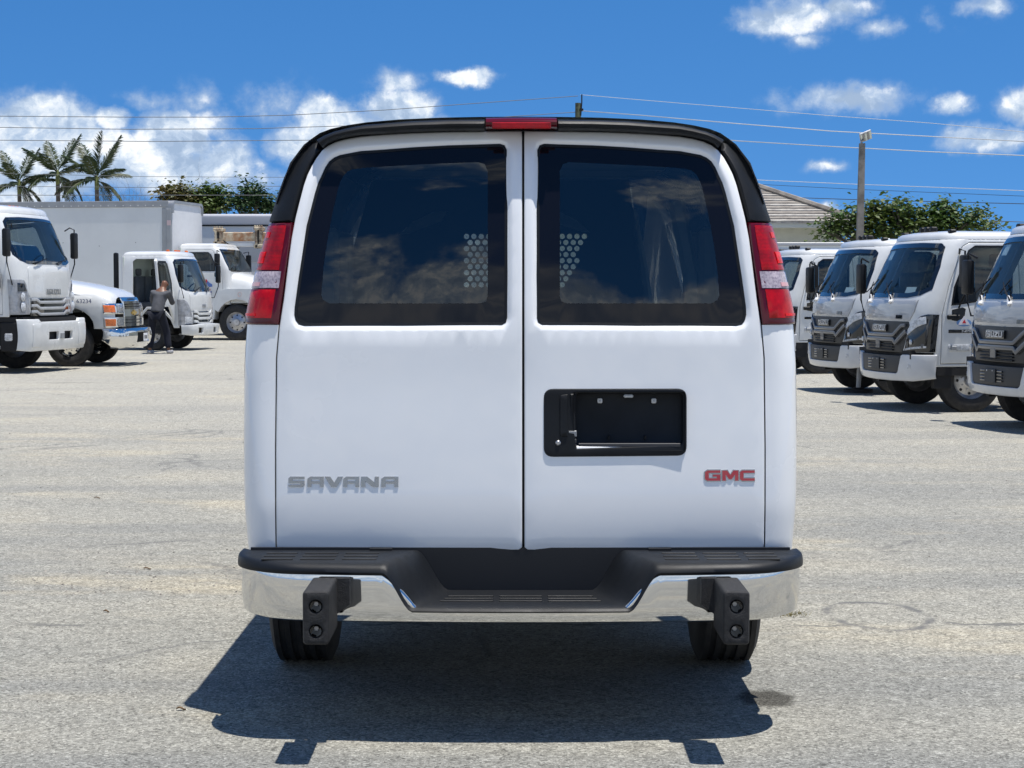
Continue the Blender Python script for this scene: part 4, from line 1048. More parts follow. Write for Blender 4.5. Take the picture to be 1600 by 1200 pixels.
        link('reflector', patch('reflector', S, srect(S, -.56, -.80, .515, .55, g, .003), off=.004, thick=.004, bev=0, grid=.1), mat('dark_amber', (.35, .07, .02), .3), root)
        hx = [( -.60, 1.14), (-.60, 1.27), (-.74, 1.30), (-.78, 1.28), (-.76, 1.16), (-.72, 1.12)]
        link('handle_recess', patch('handle_recess', S, S.poly([('s', x, z, g) for x, z in hx], .05), off=.006, thick=.004, bev=0, grid=.1), M_gloss, D)
        if sticker:
            z0 = 1.11
            link('sticker', patch('sticker', S, [(S.su(x, z, g), z) for x, z in ell(-.76, z0, .10, .045)], off=.0065, thick=.003, bev=0, grid=.1), mat('sticker_blue', (.16, .30, .55), .5), D)
            link('sticker', patch('sticker', S, [(S.su(x, z, g), z) for x, z in ((-.68, z0 - .025), (-.84, z0 - .025), (-.76, z0 + .085))], off=.0095, thick=.003, bev=0, grid=.1), mat('sticker_white', (.7, .68, .72), .5), D)
            link('sticker', patch('sticker', S, [(S.su(x, z, g), z) for x, z in ((-.735, z0 - .005), (-.785, z0 - .005), (-.76, z0 + .04))], off=.0125, thick=.003, bev=0, grid=.1), M_red, D)
        q = MB(); q.bb((-1.60, g * .90, .46), (-.42, g * .965, .56)); q.bb((-.62, g * .86, .30), (-.40, g * .95, .50)); q.build('side_skirt', M_dark, root)
        q = MB(); q.bb((-1.32, g * .68, .30), (-1.28, g * .94, .9)); q.build('mud_flap', M_dark, root)
        mirror(root, S, -.66 if g > 0 else -.22, 1.74 if g > 0 else 1.66, g, .96, reach=.26 if g > 0 else .12, drop=.44)
    wiper(S, root, -.55, 1.405, -.72, 1.62); wiper(S, root, .25, 1.405, -.05, 1.60)
    # papers behind the glass
    Mp = mat('paper', (.75, .77, .78), .7)
    link('paper_sheet', patch('paper_sheet', S, rect(S, -.62, -.42, 1.90, 2.02, 0), off=-.012, thick=.002, bev=0, grid=.2), Mp, root)
    link('paper_sheet', patch('paper_sheet', S, rect(S, .48, .70, 1.47, 1.55, 0), off=-.012, thick=.002, bev=0, grid=.2), Mp, root)
    for y in (-.16, 0, .16, -.74, .74):
        q = MB(); z = 2.285 if abs(y) < .3 else 2.235; q.box((-.70, y, z), (.09, .09, .06), .015); q.build('roof_marker', M_black, root)
    chassis(root, 5.2, fa=-.90, ra=-3.7, R=.393)
    return root
RZ = radians(190)
row_truck('cab_truck', 'white cab-over truck at the far end of the right row, front hidden by the van', (4.5, 32.9, 0), RZ)
row_truck('cab_truck', 'smallest full grey grille face in the right row, under the concrete lamp post', (4.55, 26.5, 0), RZ)
row_truck('cab_truck', 'middle grey-faced truck of the right row with a triangle sticker on its door', (4.64, 22.9, 0), RZ, sticker=True)
row_truck('cab_truck', 'nearest grey-faced truck in the right row, cut by the picture edge', (5.20, 19.5, 0), RZ)

# ---- tall white cab-over at the left edge
def tall_truck():
    root = thing('cab_truck', 'tall white cab-over truck at the left edge with orange roof lamps', 'truck', (-8.37, 33.2, 0), radians(-10.6))
    P = dict(tab=[(.40, -.16, 1.16, .16), (.95, -.16, 1.17, .18), (1.10, -.155, 1.175, .20), (1.7, -.16, 1.18, .22), (2.0, -.19, 1.17, .24), (2.2, -.27, 1.155, .26), (2.6, -.42, 1.12, .28), (2.85, -.53, 1.09, .30), (2.92, -.57, 1.07, .30)],
             bow=.07, zt=2.90, xb=-2.0, paint=M_truck, floor=1.4, dash=1.92, bottom=[(-.42, 1.08), (-.44, 1.02), (-1.55, 1.02), (-1.6, 1.2), (-2.0, 1.2)],
             wind=[('f', -.8, 1.98), ('f', .8, 1.98), ('f', 1.02, 2.04), ('f', 1.09, 2.14), ('f', 1.06, 2.4), ('f', 1.00, 2.74), ('f', .92, 2.81), ('f', .5, 2.83), ('f', -.5, 2.83), ('f', -.92, 2.81), ('f', -1.00, 2.74), ('f', -1.06, 2.4), ('f', -1.09, 2.14), ('f', -1.02, 2.04)],
             door=[(-.56, 1.06), (-1.50, 1.06), (-1.56, 1.3), (-1.72, 1.45), (-1.74, 2.75), (-1.0, 2.80), (-.88, 2.72), (-.64, 2.1), (-.56, 1.7)],
             swin=[(-.80, 1.90), (-1.62, 2.0), (-1.64, 2.66), (-1.05, 2.72), (-.97, 2.66), (-.80, 2.2)], handle=(-1.5, 1.75),
             roof=[(1, 0), (.99, .04), (.965, .085), (.90, .12), (.7, .15), (.3, .17)], frit=.05, mid=1)
    S, sw, dr = cab(root, P)
    Mw = mat('grille_silver', (.50, .51, .52), .3, metal=.3, var=.1)
    fp = rect(S, -.84, .84, 1.37, 1.93, .06); link('front_panel', patch('front_panel', S, fp, off=.010, thick=.012, bev=.007, grid=.1, step=.05), M_truck, root)
    word(S, 'ISUZU', .05, 1.47, .10, .58, mat('badge_dull', (.30, .31, .32), .3, metal=.6), root, .030)
    gp = rect(S, -.80, .80, 1.03, 1.35, .02); gb = link('grille', patch('grille', S, gp, off=.004, thick=.01, bev=.003, grid=.1, step=.05), M_gloss, root)
    for z in (1.31, 1.20, 1.09):
        strip(S, [(-.80, z + .02), (-.62, z + .02), (-.50, z - .03), (.50, z - .03), (.62, z + .02), (.80, z + .02)], .026, .035, .03, 'grille_bar', Mw, gb)
    for g in (-1, 1):
        hl = [(S.fu(y, z), z) for y, z in dens([(.84, 1.06), (.84, 1.30), (.86, 1.42), (.93, 1.60), (.99, 1.68), (1.06, 1.69)], .05, False)] + [(S.su(-.34, 1.70), 1.70), (S.su(-.42, 1.55), 1.55), (S.su(-.42, 1.06), 1.06)]
        hl = [(g * a, b) for a, b in hl]
        H = link('headlamp', patch('headlamp', S, hl, off=.014, thick=.014, bev=.006, grid=.06, step=.04), mat('lamp_grey', (.34, .35, .37), .12, coat=1, var=.4, vscale=9), root)
        for z, r in ((1.38, .075), (1.20, .085)):
            q = MB(); c = Vector(S(g * S.fu(1.03, z), z, .012)); q.lathe([(0, .03), (r * .6, .026), (r, .008), (r + .012, 0)], c, 'x', 18); q.build('lamp_bulb', M_clear, H)
        link('lamp_lens', patch('lamp_lens', S, [(g * S.fu(y, z), z) for y, z in dens([(.92, 1.48), (1.0, 1.62), (1.12, 1.63), (1.12, 1.48)], .04)], off=.02, thick=.005, bev=.003, grid=.06), M_gloss, H)
    B = Shell([(.38, -.03, 1.18, .10), (.44, 0, 1.20, .10), (.7, .03, 1.21, .10), (.96, .02, 1.20, .10), (1.0, 0, 1.19, .10)], bow=.03)
    slots = [rect(B, -.50, -.10, .60, .74, .01), rect(B, .14, .50, .60, .74, .01)]
    bp = link('bumper', patch('bumper', B, [(B.su(-.30, .42, -1), .42), (B.fu(-1.1, .40), .40), (B.fu(1.1, .40), .40), (B.su(-.30, .42), .42), (B.su(-.30, .98), .98), (B.fu(.86, .98), .98), (B.fu(.80, .93), .93), (B.fu(-.80, .93), .93), (B.fu(-.86, .98), .98), (B.su(-.30, .98, -1), .98)], slots, thick=.04, bev=.016, grid=.1, step=.05), M_truck, root)
    for g in (-1, 1):
        pl = [(B.fu(y, z), z) for y, z in rounded([(.78, .47, .04), (1.12, .47, .04), (1.12, .90, .04), (.78, .90, .04)], 4)]
        link('fog_lamp_cover', patch('fog_lamp_cover', B, [(g * a, b) for a, b in pl], off=.012, thick=.012, bev=.012, grid=.08, step=.03), M_truck, bp)
    q = MB(); q.bb((-.12, -.9, .45), (-.06, .9, 1.0)); q.bb((-.5, -1.1, .55), (-.2, 1.1, 1.02)); q.build('bumper_gap', M_dark, root)
    q = MB(); q.box(Vector(B(.02, .66, .01)), (.02, .14, .10), .004); q.build('tow_cover', M_grey, bp)
    for g in (-1, 1):
        D = [c for c in root.children if c.name.startswith('cab_door')][0 if g < 0 else 1]
        link('name_strip', patch('name_strip', S, srect(S, -.60, -1.2, 1.43, 1.475, g, .003), off=.008, thick=.004, bev=0, grid=.1), M_gloss, D)
        text_obj('FTR', .045, M_clear, D, S(S.su(-.84, 1.45, g), 1.45, .011), (pi / 2, 0, pi if g > 0 else 0), sx=2.0)
        link('marker_lamp', patch('marker_lamp', S, srect(S, -.62, -.92, 1.10, 1.20, g, .02), off=.018, thick=.018, bev=.006, grid=.1), M_gloss, D)
        link('marker_lens', patch('marker_lens', S, srect(S, -.65, -.86, 1.12, 1.18, g, .015), off=.024, thick=.006, bev=.004, grid=.1), M_clear, D)
        q = MB(); q.bb((-1.6, g * 1.0, .93), (-.30, g * 1.15, 1.02), .01); q.bb((-.62, g * 1.02, .40), (-.26, g * 1.16, .93), .02); q.bb((-1.7, g * 1.02, .50), (-.62, g * 1.13, .92), .02); q.build('step_well', M_dark, root)
        q = MB(); q.bb((-1.7, g * 1.03, .44), (-.62, g * 1.165, .50), .01); q.build('step_tread', mat('tread_grey', (.35, .35, .36), .5, metal=.5), root)
        q = MB(); q.box((-.45, g * 1.168, .66), (.15, .03, .14), .02); q.build('step_lamp', M_clear, root)
        mirror(root, S, -.34, 2.35, g, 1.12, drop=.75, reach=.30, h=.5)
        q = MB(); q.box((-.62, g * 1.24, 1.66), (.10, .10, .28), .03, seg=2); q.tube([(-.62, g * 1.24, 1.78), (-.8, g * 1.22, 1.84), (-1.2, g * 1.18, 1.84)], .014, 6); q.build('spot_mirror', M_black, root)
    wiper(S, root, -.62, 1.97, -.30, 2.05, False); wiper(S, root, .30, 1.97, .62, 2.06, False)
    for y in (-.15, 0, .15): q = MB(); q.lathe([(0, .055), (.03, .05), (.045, .02), (.05, 0)], (-.78, y - .25, 3.0), 'z', 12); q.build('roof_lamp', M_amber, root)
    for y in (-.98, .98): q = MB(); q.lathe([(0, .055), (.03, .05), (.045, .02), (.05, 0)], (-.86, y, 2.955), 'z', 12); q.build('roof_lamp', M_amber, root)
    q = MB(); pts = [(-1.62, -1.0, .70 + .0)]
    chassis(root, 7.0, R=.50, wd=.28, fa=-1.35, ra=-5.4, half=1.0, hz=.75)
    return root
tall_truck()

# ---- low cab-over with its door open
def open_truck():
    root = thing('cab_truck', 'white cab-over truck with its door swung open and orange roof lamps', 'truck', (-7.64, 45.05, 0), radians(-11))
    P = dict(tab=[(.40, -.12, .96, .18), (.70, -.10, .98, .2), (1.0, -.10, .99, .22), (1.35, -.12, .99, .24), (1.5, -.16, .98, .25), (1.8, -.27, .96, .26), (2.15, -.42, .93, .26), (2.30, -.50, .90, .26), (2.36, -.53, .88, .26)],
             bow=.09, zt=2.34, xb=-1.86, paint=M_truck, floor=.95, dash=1.42, bottom=[(-.34, .66), (-.36, .56), (-.52, .56), (-.60, .76), (-.85, 1.0), (-1.2, 1.02), (-1.4, .8), (-1.46, .62), (-1.86, .62)],
             wind=[('f', -.6, 1.46), ('f', .6, 1.46), ('f', .84, 1.49), ('f', .93, 1.58), ('f', .90, 1.9), ('f', .84, 2.18), ('f', .76, 2.25), ('f', .4, 2.27), ('f', -.4, 2.27), ('f', -.76, 2.25), ('f', -.84, 2.18), ('f', -.90, 1.9), ('f', -.93, 1.58), ('f', -.84, 1.49)],
             door=[(-.50, .66), (-.60, .84), (-.82, 1.08), (-1.22, 1.08), (-1.46, .84), (-1.58, .84), (-1.60, 2.20), (-1.52, 2.26), (-.90, 2.26), (-.80, 2.18), (-.56, 1.60), (-.50, 1.3)],
             swin=[(-.68, 1.36), (-1.50, 1.52), (-1.52, 2.12), (-1.44, 2.18), (-.95, 2.18), (-.88, 2.12), (-.68, 1.66)], handle=(-1.45, 1.35),
             roof=[(1, 0), (.99, .03), (.965, .07), (.90, .10), (.7, .12), (.3, .13)], frit=.04, skip=((-1, 'door'),), lining=M_cream)
    S, sw, dr = cab(root, P)
    # the open door, turned out round its front hinge
    hinge = Vector(S(S.su(-.50, 1.2, -1), 1.2)); R90 = Matrix.Rotation(radians(92), 4, 'Z')
    def fopen(u, z, off=0.0): p = Vector(S(u, z, off)); q_ = R90 @ (p - Vector((hinge.x, hinge.y, 0))); return tuple(Vector((hinge.x + .03, hinge.y - .04, 0)) + q_)
    D = link('cab_door', patch('cab_door', fopen, inset(dr[-1], .008), [sw[-1]], off=.004, thick=.05, bev=.007, grid=.10, step=.06, smooth=45, back=True), M_truck, root, label='open door turned out towards the viewer')
    link('side_window', patch('side_window', fopen, sw[-1], off=-.004, thick=0, bev=0, grid=.2), G_side, D)
    link('window_seal', patch('window_seal', fopen, inset(sw[-1], -.02), [inset(sw[-1], .03)], off=.010, thick=.004, bev=0, grid=.4), M_black, D)
    link('door_handle', patch('door_handle', fopen, srect(S, -1.48, -1.30, 1.20, 1.38, -1, .02), off=.012, thick=.008, bev=.003, grid=.1), M_black, D)
    fp = rect(S, -.74, .74, .98, 1.42, .05); link('front_panel', patch('front_panel', S, fp, off=.008, thick=.01, bev=.006, grid=.1, step=.05), M_truck, root)
    bd = rect(S, -.13, .09, 1.06, 1.14, .01); link('badge', patch('badge', S, bd, off=.018, thick=.006, bev=.002, grid=.1), M_steel, root)
    gp = rect(S, -.62, .62, .64, .96, .03); gb = link('grille', patch('grille', S, gp, off=.004, thick=.01, bev=.003, grid=.1, step=.05), M_gloss, root)
    for z in (.94, .83, .70): strip(S, [(-.62, z + .02), (-.46, z + .01), (-.38, z - .04), (.38, z - .04), (.46, z + .01), (.62, z + .02)], .032, .04, .03, 'grille_bar', M_truck, gb)
    for g in (-1, 1):
        hl = [(S.fu(y, z), z) for y, z in dens([(.66, .62), (.66, .84), (.74, 1.0), (.86, 1.20), (.93, 1.26)], .05, False)] + [(S.su(-.34, 1.27), 1.27), (S.su(-.40, 1.0), 1.0), (S.su(-.40, .62), .62)]
        H = link('headlamp', patch('headlamp', S, [(g * a, b) for a, b in hl], off=.012, thick=.012, bev=.006, grid=.06, step=.04), mat('lamp_grey', (.3, .3, .3)), root)
        link('lamp_lens', patch('lamp_lens', S, [(g * S.fu(y, z), z) for y, z in dens([(.70, .66), (.70, .82), (.93, .84), (.93, .66)], .04)], off=.018, thick=.005, bev=.004, grid=.06), M_clear, H)
        mirror(root, S, -.20, 1.90, g, 1.0, drop=.60, reach=.30, h=.45)
    B = Shell([(.34, -.02, .96, .12), (.42, .02, 1.0, .13), (.62, .03, 1.02, .13), (.66, .02, 1.02, .13)], bow=.06)
    slots = [rect(B, -.62, -.36, .43, .56, .01), rect(B, .36, .62, .43, .56, .01)]
    bp = link('bumper', patch('bumper', B, [(B.su(-.32, .40, -1), .40), (B.fu(-.9, .37), .37), (B.fu(.9, .37), .37), (B.su(-.32, .40), .40), (B.su(-.32, .62), .62), (B.fu(.3, .66), .66), (B.fu(-.3, .66), .66), (B.su(-.32, .62, -1), .62)], slots, thick=.04, bev=.014, grid=.1, step=.05), M_truck, root)
    q = MB(); q.bb((-.16, -.85, .40), (-.08, .85, .64)); q.build('bumper_gap', M_dark, root)
    for y in (-.62, -.10, .10, .62): q = MB(); q.lathe([(0, .06), (.035, .055), (.05, .02), (.055, 0)], (-.80, y, 2.44), 'z', 12); q.build('roof_lamp', M_amber, root)
    wiper(S, root, -.5, 1.44, -.2, 1.55, False); wiper(S, root, .2, 1.44, .5, 1.56, False)
    q = MB(); q.bb((-2.10, -.98, 1.10), (-1.98, -.86, 2.42), .04, seg=2); q.build('intake_duct', M_black, root)
    q = MB(); q.bb((-1.52, -.99, .42), (-.60, -.80, .50)); q.bb((-1.5, -.94, .50), (-.6, -.80, .62)); q.build('step_well', M_dark, root)
    chassis(root, 6.6, R=.40, fa=-1.12, ra=-4.6)
    return root
open_truck()

# ---- bonneted truck with chrome bumper
def hood_truck():
    root = thing('bonnet_truck', 'white bonneted truck with chrome bumper, stacked amber headlamps and a number on its wing', 'truck', (-7.52, 36.15, 0), radians(-3))
    H = Shell([(.70, -.12, 1.06, .20), (1.0, -.12, 1.08, .22), (1.25, -.15, 1.08, .24), (1.36, -.20, 1.05, .26), (1.43, -.28, 1.0, .28)], bow=.05)
    arch = [(-1.12 - .52 * cos(pi * k / 10), .74 + .42 * sin(pi * k / 10)) for k in range(11)]
    for g in (-1, 1):
        o = [(H.su(-.30, .74), .74)] + [(H.su(x, z), z) for x, z in arch[::-1] if x > -1.12 - .53][::1]
        o = [(H.su(x, z), z) for x, z in arch] + [(H.su(-.32, .74), .74), (H.fu(.98, .74), .74), (H.fu(.98, 1.30), 1.30), (H.su(-.40, 1.42), 1.42), (H.su(-1.9, 1.43), 1.43), (H.su(-1.9, .74), .74)]
        # order: front bottom -> arch back -> rear -> top -> front
        o = [(H.fu(.98, .74), .74), (H.su(-.40, .74), .74)] + [(H.su(x, z), z) for x, z in arch[::-1]] + [(H.su(-1.9, .74), .74), (H.su(-1.9, 1.43), 1.43), (H.su(-.50, 1.43), 1.43), (H.fu(.98, 1.38), 1.38)]
        fm = lambda u, z, off=0.0, g=g: H(g * u, z, off)
        link('wing', patch('wing', fm, o, thick=.03, bev=.01, grid=.12, step=.06, smooth=45), M_truck, root)
        q = MB(); q.lathe([(.50, -.0), (.53, .04)], (-1.12, g * 1.05, .74), 'y', 20, 0, pi); q.build('wing_lip', M_truck, root)
    rings = []
    for x, z, w_, cz in ((-.26, 1.36, .80, .0), (-.32, 1.42, .94, .02), (-.45, 1.47, 1.0, .05), (-.9, 1.56, 1.02, .07), (-1.4, 1.63, 1.02, .08), (-1.95, 1.68, 1.0, .08)):
        rings.append([(x, w_ * k / 10, z + cz * (1 - (k / 10) ** 2) - .22 * max(0, abs(k / 10) - .75) ** 1.0 * (1 if abs(k) < 10 else 1.0) - (.10 if abs(k) == 10 else 0)) for k in range(-10, 11)])
    q = MB(); q.add(*loft(rings, closed=False)); q.build('bonnet', M_truck, root, smooth=50)
    # cab
    q = MB(); sec = []
    for x, zt in ((-1.85, 1.62), (-1.95, 1.72), (-2.35, 2.42), (-2.6, 2.5), (-3.6, 2.5), (-3.7, 2.44)):
        sec.append([(x, -1.0, .7), (x, -1.02, 1.3), (x, -.96, min(zt, 1.75)), (x, -.84, zt - .05), (x, -.70, zt), (x, .70, zt), (x, .84, zt - .05), (x, .96, min(zt, 1.75)), (x, 1.02, 1.3), (x, 1.0, .7)])
    q.add(*loft(sec, closed=False, cap0=True, cap1=True)); q.build('cab_body', M_truck, root)
    q = MB(); q.prism([(-1.965, 1.77), (-2.33, 2.40), (-2.345, 2.38), (-1.99, 1.75)], -.80, .80); q.build('windscreen', M_gloss, root)
    for g in (-1, 1): q = MB(); q.prism([(-2.2, 1.72), (-3.4, 1.72), (-3.4, 2.30), (-2.5, 2.30)], g * .975, g * .90); q.build('side_window', M_gloss, root)
    # grille and lamps
    gf = lambda y, z, off=0.0: H(H.fu(y, z), z, off)
    gr_ = link('grille', patch('grille', gf, rounded([(-.62, .72, .02), (.62, .72, .02), (.62, 1.36, .03), (-.62, 1.36, .03)]), off=.02, thick=.02, bev=.008, grid=.1, step=.06), M_chrome, root)
    for z0, z1 in ((.78, .98), (1.12, 1.28)):
        link('grille_mesh', patch('grille_mesh', gf, rounded([(-.56, z0, .01), (.56, z0, .01), (.56, z1, .01), (-.56, z1, .01)]), off=.026, thick=.004, bev=0, grid=.1), M_gloss, gr_)
        for k in range(2): q = MB(); zz = lerp(z0, z1, .35 + .3 * k); q.bb((H.par(zz)[0] + .02, -.54, zz - .008), (H.par(zz)[0] + .034, .54, zz + .008)); q.build('grille_slat', M_dark, gr_)
    text_obj('CHEVROLET', .075, M_dark, gr_, (H.par(1.32)[0] + .024, 0, 1.32), (pi / 2, 0, pi / 2), sx=1.5)
    bow_ = [(-.17, -.022), (-.06, -.022), (-.06, -.05), (.04, -.05), (.04, -.022), (.15, -.022), (.17, .022), (.06, .022), (.06, .05), (-.04, .05), (-.04, .022), (-.15, .022)]
    link('emblem', patch('emblem', gf, [(a, 1.05 + b) for a, b in bow_], off=.04, thick=.01, bev=0, grid=.1), mat('gold', (.65, .45, .12), .3, metal=.6), gr_)
    for g in (-1, 1):
        for z0, z1 in ((.76, .97), (1.03, 1.24)):
            o = [(g * H.fu(y, z), z) for y, z in ((.64, z0), (.86, z0))] + [(g * H.su(-.42, z0), z0), (g * H.su(-.42, z1), z1)] + [(g * H.fu(y, z), z) for y, z in ((.86, z1), (.64, z1))]
            L_ = link('headlamp', patch('headlamp', H, o, off=.02, thick=.02, bev=.008, grid=.06, step=.05), M_chrome, root)
            lz0, lz1 = z0 + .035, z1 - .035
            o = [(g * H.fu(.68, lz0), lz0), (g * H.fu(.95, lz0), lz0), (g * H.fu(.95, lz1), lz1), (g * H.fu(.68, lz1), lz1)]
            link('lamp_lens', patch('lamp_lens', H, o, off=.027, thick=.006, bev=.003, grid=.06, step=.05), mat('smoked_lens', (.22, .23, .25), .1, coat=1, var=.5, vscale=20), L_)
            o = [(g * H.fu(.99, lz0), lz0), (g * H.su(-.36, lz0), lz0), (g * H.su(-.36, lz1), lz1), (g * H.fu(.99, lz1), lz1)]
            link('indicator_lens', patch('indicator_lens', H, o, off=.027, thick=.006, bev=.003, grid=.06, step=.05), M_amber, L_)
    B = Shell([(.34, .0, 1.05, .22), (.42, .08, 1.12, .24), (.60, .12, 1.14, .26), (.72, .10, 1.13, .26), (.76, .06, 1.12, .26)], bow=.10)
    bp = link('chrome_bumper', patch('chrome_bumper', B, [(B.su(-.45, .52, -1), .52), (B.su(-.25, .36, -1), .36), (B.fu(-.8, .35), .35), (B.fu(.8, .35), .35), (B.su(-.25, .36), .36), (B.su(-.45, .52), .52), (B.su(-.45, .74), .74), (B.fu(.6, .75), .75), (B.fu(-.6, .75), .75), (B.su(-.45, .74, -1), .74)], [rect(B, -.46, .46, .47, .66, .03)], thick=.03, bev=.012, grid=.08, step=.05), M_chrome, root)
    q = MB(); q.bb((-.06, -.6, .40), (.03, .6, .72)); q.bb((-.3, -.9, .62), (-.1, .9, .78)); q.build('bumper_gap', M_dark, root)
    q = MB(); q.box(Vector(B(0, .56, .012)), (.008, .30, .16), .003); pl_ = q.build('licence_plate', mat('plate_white', (.75, .76, .78), .4), bp)
    for k in (-1, 0, 1): q = MB(); q.box(Vector(B(k * .075, .56, .0175)), (.002, .045, .07)); q.build('plate_mark', M_dark, pl_)
    text_obj('63234', .115, mat('navy_print', (.01, .04, .14), .4), root, (-.80, -1.10, 1.28), (pi / 2, 0, 0), name='number', ext=.003, sx=1.05)
    q = MB(); q.bb((-1.9, -1.0, .45), (-1.6, 1.0, .95)); q.bb((-.5, -.5, .5), (-.3, .5, 1.3)); q.build('firewall', M_dark, root)
    chassis(root, 7.2, R=.44, wd=.24, fa=-1.12, ra=-5.2, half=.94, hz=.58, matr=M_chrome)
    return root
hood_truck()

# ---- big box truck with a lettered door
def box_truck():
    root = thing('box_truck', 'big box truck with a lettered cab door behind the open-door truck', 'box truck', (-6.98, 53.9, 0), radians(-10.5))
    xb0, xb1, zb, zt = -2.95, -11.2, 1.15, 4.12; W = 1.24
    Mbox = mat('box_side_grey', (.74, .75, .73), .5, var=.07, vscale=.8, rvar=.1)
    q = MB(); q.bb((xb1, -W, zb), (xb0 - .12, W, zt - .02), .01); bx = q.build('box_body', Mbox, root)
    q = MB(); q.prism(rounded([(-W, zb), (W, zb), (W, zt - .02, .30), (-W, zt - .02, .30)], 6), xb0 - .12, xb0 + .06, 'x'); q.build('box_nose', mat('box_front_white', (.70, .71, .72), .4, var=.05), bx)
    Ma = mat('aluminium_rail', (.36, .37, .38), .4, metal=.5, var=.15, vscale=3)
    q = MB(); q.bb((xb1, -W - .02, zt - .18), (xb0 - .06, -W + .05, zt + .01), .01); q.build('roof_rail', Ma, bx)
    q = MB(); q.bb((xb1, W - .05, zt - .18), (xb0 - .06, W + .02, zt + .01), .01); q.build('roof_rail', Ma, bx)
    q = MB(); q.bb((xb0 - .28, -W - .018, zb), (xb0 + .02, -W + .1, zt - .18), .03); q.bb((xb0 - .15, -W - .03, zb), (xb0 + .05, -W + .1, zt - .2), .04); q.build('corner_post', Ma, bx)
    q = MB(); q.prism(rounded([(-W - .02, zt - .35), (-W - .02, zt + .02, .30), (W + .02, zt + .02, .30), (W + .02, zt - .35), (W - .04, zt - .35), (W - .04, zt - .06, .26), (-W + .04, zt - .06, .26), (-W + .04, zt - .35)], 6), xb0 - .14, xb0 + .10, 'x'); q.build('nose_rail', Ma, bx)
    q = MB(); q.bb((xb0 - .10, -W - .036, 3.40), (xb0 + .02, -W - .03, 3.55)); q.build('warning_label', mat('label_pink', (.60, .45, .45), .5), bx)
    r0 = None
    for k in range(34):
        x = xb0 - .3 - k * .235
        if r0 is None: q = MB(); q.lathe([(0, -.012), (.014, -.008), (.018, 0)], (0, 0, 0), 'y', 6); r0 = q.build('rivet', mat('rivet', (.6, .6, .6), .4), bx, loc=(x, -W - .02, zt - .13))
        else: c = r0.copy(); col.objects.link(c); c.location = (x, -W - .02, zt - .13)
    for k in range(7): q = MB(); q.box((xb0 - 1.1 - k * 1.15, -W - .001, 2.9 - .1 * (k % 2)), (.02, .004, .02)); q.build('rivet', M_dark, bx)
    # cab
    q = MB(); sec = []
    for x, zt_, wv in ((-2.75, 2.80, .98), (-2.6, 2.88, 1.0), (-1.95, 2.88, 1.0), (-1.72, 2.82, .99), (-1.60, 2.70, .99)):
        sec.append([(x, -1.06 * wv, 1.0), (x, -1.10 * wv, 1.6), (x, -1.06 * wv, 2.1), (x, -1.0 * wv, zt_ - .10), (x, -.88 * wv, zt_), (x, .88 * wv, zt_), (x, 1.0 * wv, zt_ - .10), (x, 1.06 * wv, 2.1), (x, 1.1 * wv, 1.6), (x, 1.06 * wv, 1.0)])
    Mc = M_truck
    CS = Shell([(1.0, -1.14, 1.06, .10), (1.6, -1.14, 1.10, .12), (2.05, -1.16, 1.085, .14), (2.35, -1.30, 1.06, .16), (2.6, -1.44, 1.03, .16), (2.74, -1.54, .99, .16), (2.80, -1.60, .95, .16)], bow=.04)
    P = dict(tab=CS.tab, bow=.04, zt=2.78, xb=-2.75, paint=Mc, floor=1.25, dash=1.98, bottom=[(-1.24, 1.06), (-1.4, 1.06), (-2.75, 1.06)],
             wind=[('f', -.9, 2.04), ('f', .9, 2.04), ('f', 1.02, 2.08), ('f', .98, 2.4), ('f', .92, 2.70), ('f', -.92, 2.70), ('f', -.98, 2.4), ('f', -1.02, 2.08)],
             door=[(-1.40, 1.10), (-2.55, 1.10), (-2.57, 2.68), (-1.78, 2.68), (-1.70, 2.62), (-1.46, 2.05), (-1.40, 1.7)],
             swin=[(-1.56, 2.06), (-2.45, 2.06), (-2.45, 2.60), (-1.86, 2.60), (-1.78, 2.54)], handle=(-2.42, 1.9), roof=[(1, 0), (.985, .04), (.94, .075), (.8, .095), (.4, .11)], frit=.03)
    S, sw, dr = cab(root, P)
    # bonnet and wings
    rings = []
    for x, z, w_ in ((-.02, 1.50, .62), (-.08, 1.62, .72), (-.3, 1.74, .80), (-.7, 1.86, .86), (-1.18, 1.98, .92)):
        rings.append([(x, -1.02 * w_ / .92, 1.1), (x, -w_ - .06, z - .30), (x, -w_, z - .08), (x, -w_ * .8, z), (x, 0, z + .05), (x, w_ * .8, z), (x, w_, z - .08), (x, w_ + .06, z - .30), (x, 1.02 * w_ / .92, 1.1)])
    q = MB(); q.add(*loft(rings, closed=False, cap0=True)); q.build('bonnet', Mc, root, smooth=60)
    for g in (-1, 1):
        pr = [(-.05, 1.0), (-.10, 1.36), (-.4, 1.52), (-1.25, 1.52), (-1.36, 1.50), (-1.55, 1.44), (-1.72, 1.1), (-1.74, .62), (-1.66, .62), (-1.62, .9)] + [(-.95 - .64 * cos(pi * (.14 + .72 * k / 8)), .56 + .66 * sin(pi * (.14 + .72 * k / 8))) for k in range(9)] + [(-.28, .74), (-.10, .74)]
        q = MB(); q.prism(pr, g * .78, g * 1.16); bmx = q.build('wing', Mc, root, smooth=30)
        q = MB(); q.lathe([(0, .02), (.05, .014), (.06, 0)] if g < 0 else [(0, -.02), (.05, -.014), (.06, 0)], (-.85, g * 1.165, 1.36), 'y', 12); q.build('side_lamp', M_amber, root)
        q = MB(); q.box((-1.45, g * 1.42, 2.30), (.12, .22, .52), .03, seg=2); q.box((-1.45, g * 1.42, 1.94), (.12, .22, .14), .03, seg=2); q.tube([(-1.5, g * 1.1, 2.62), (-1.45, g * 1.42, 2.66), (-1.45, g * 1.42, 1.80), (-1.5, g * 1.08, 1.7)], .015, 6); q.build('mirror', M_black, root)
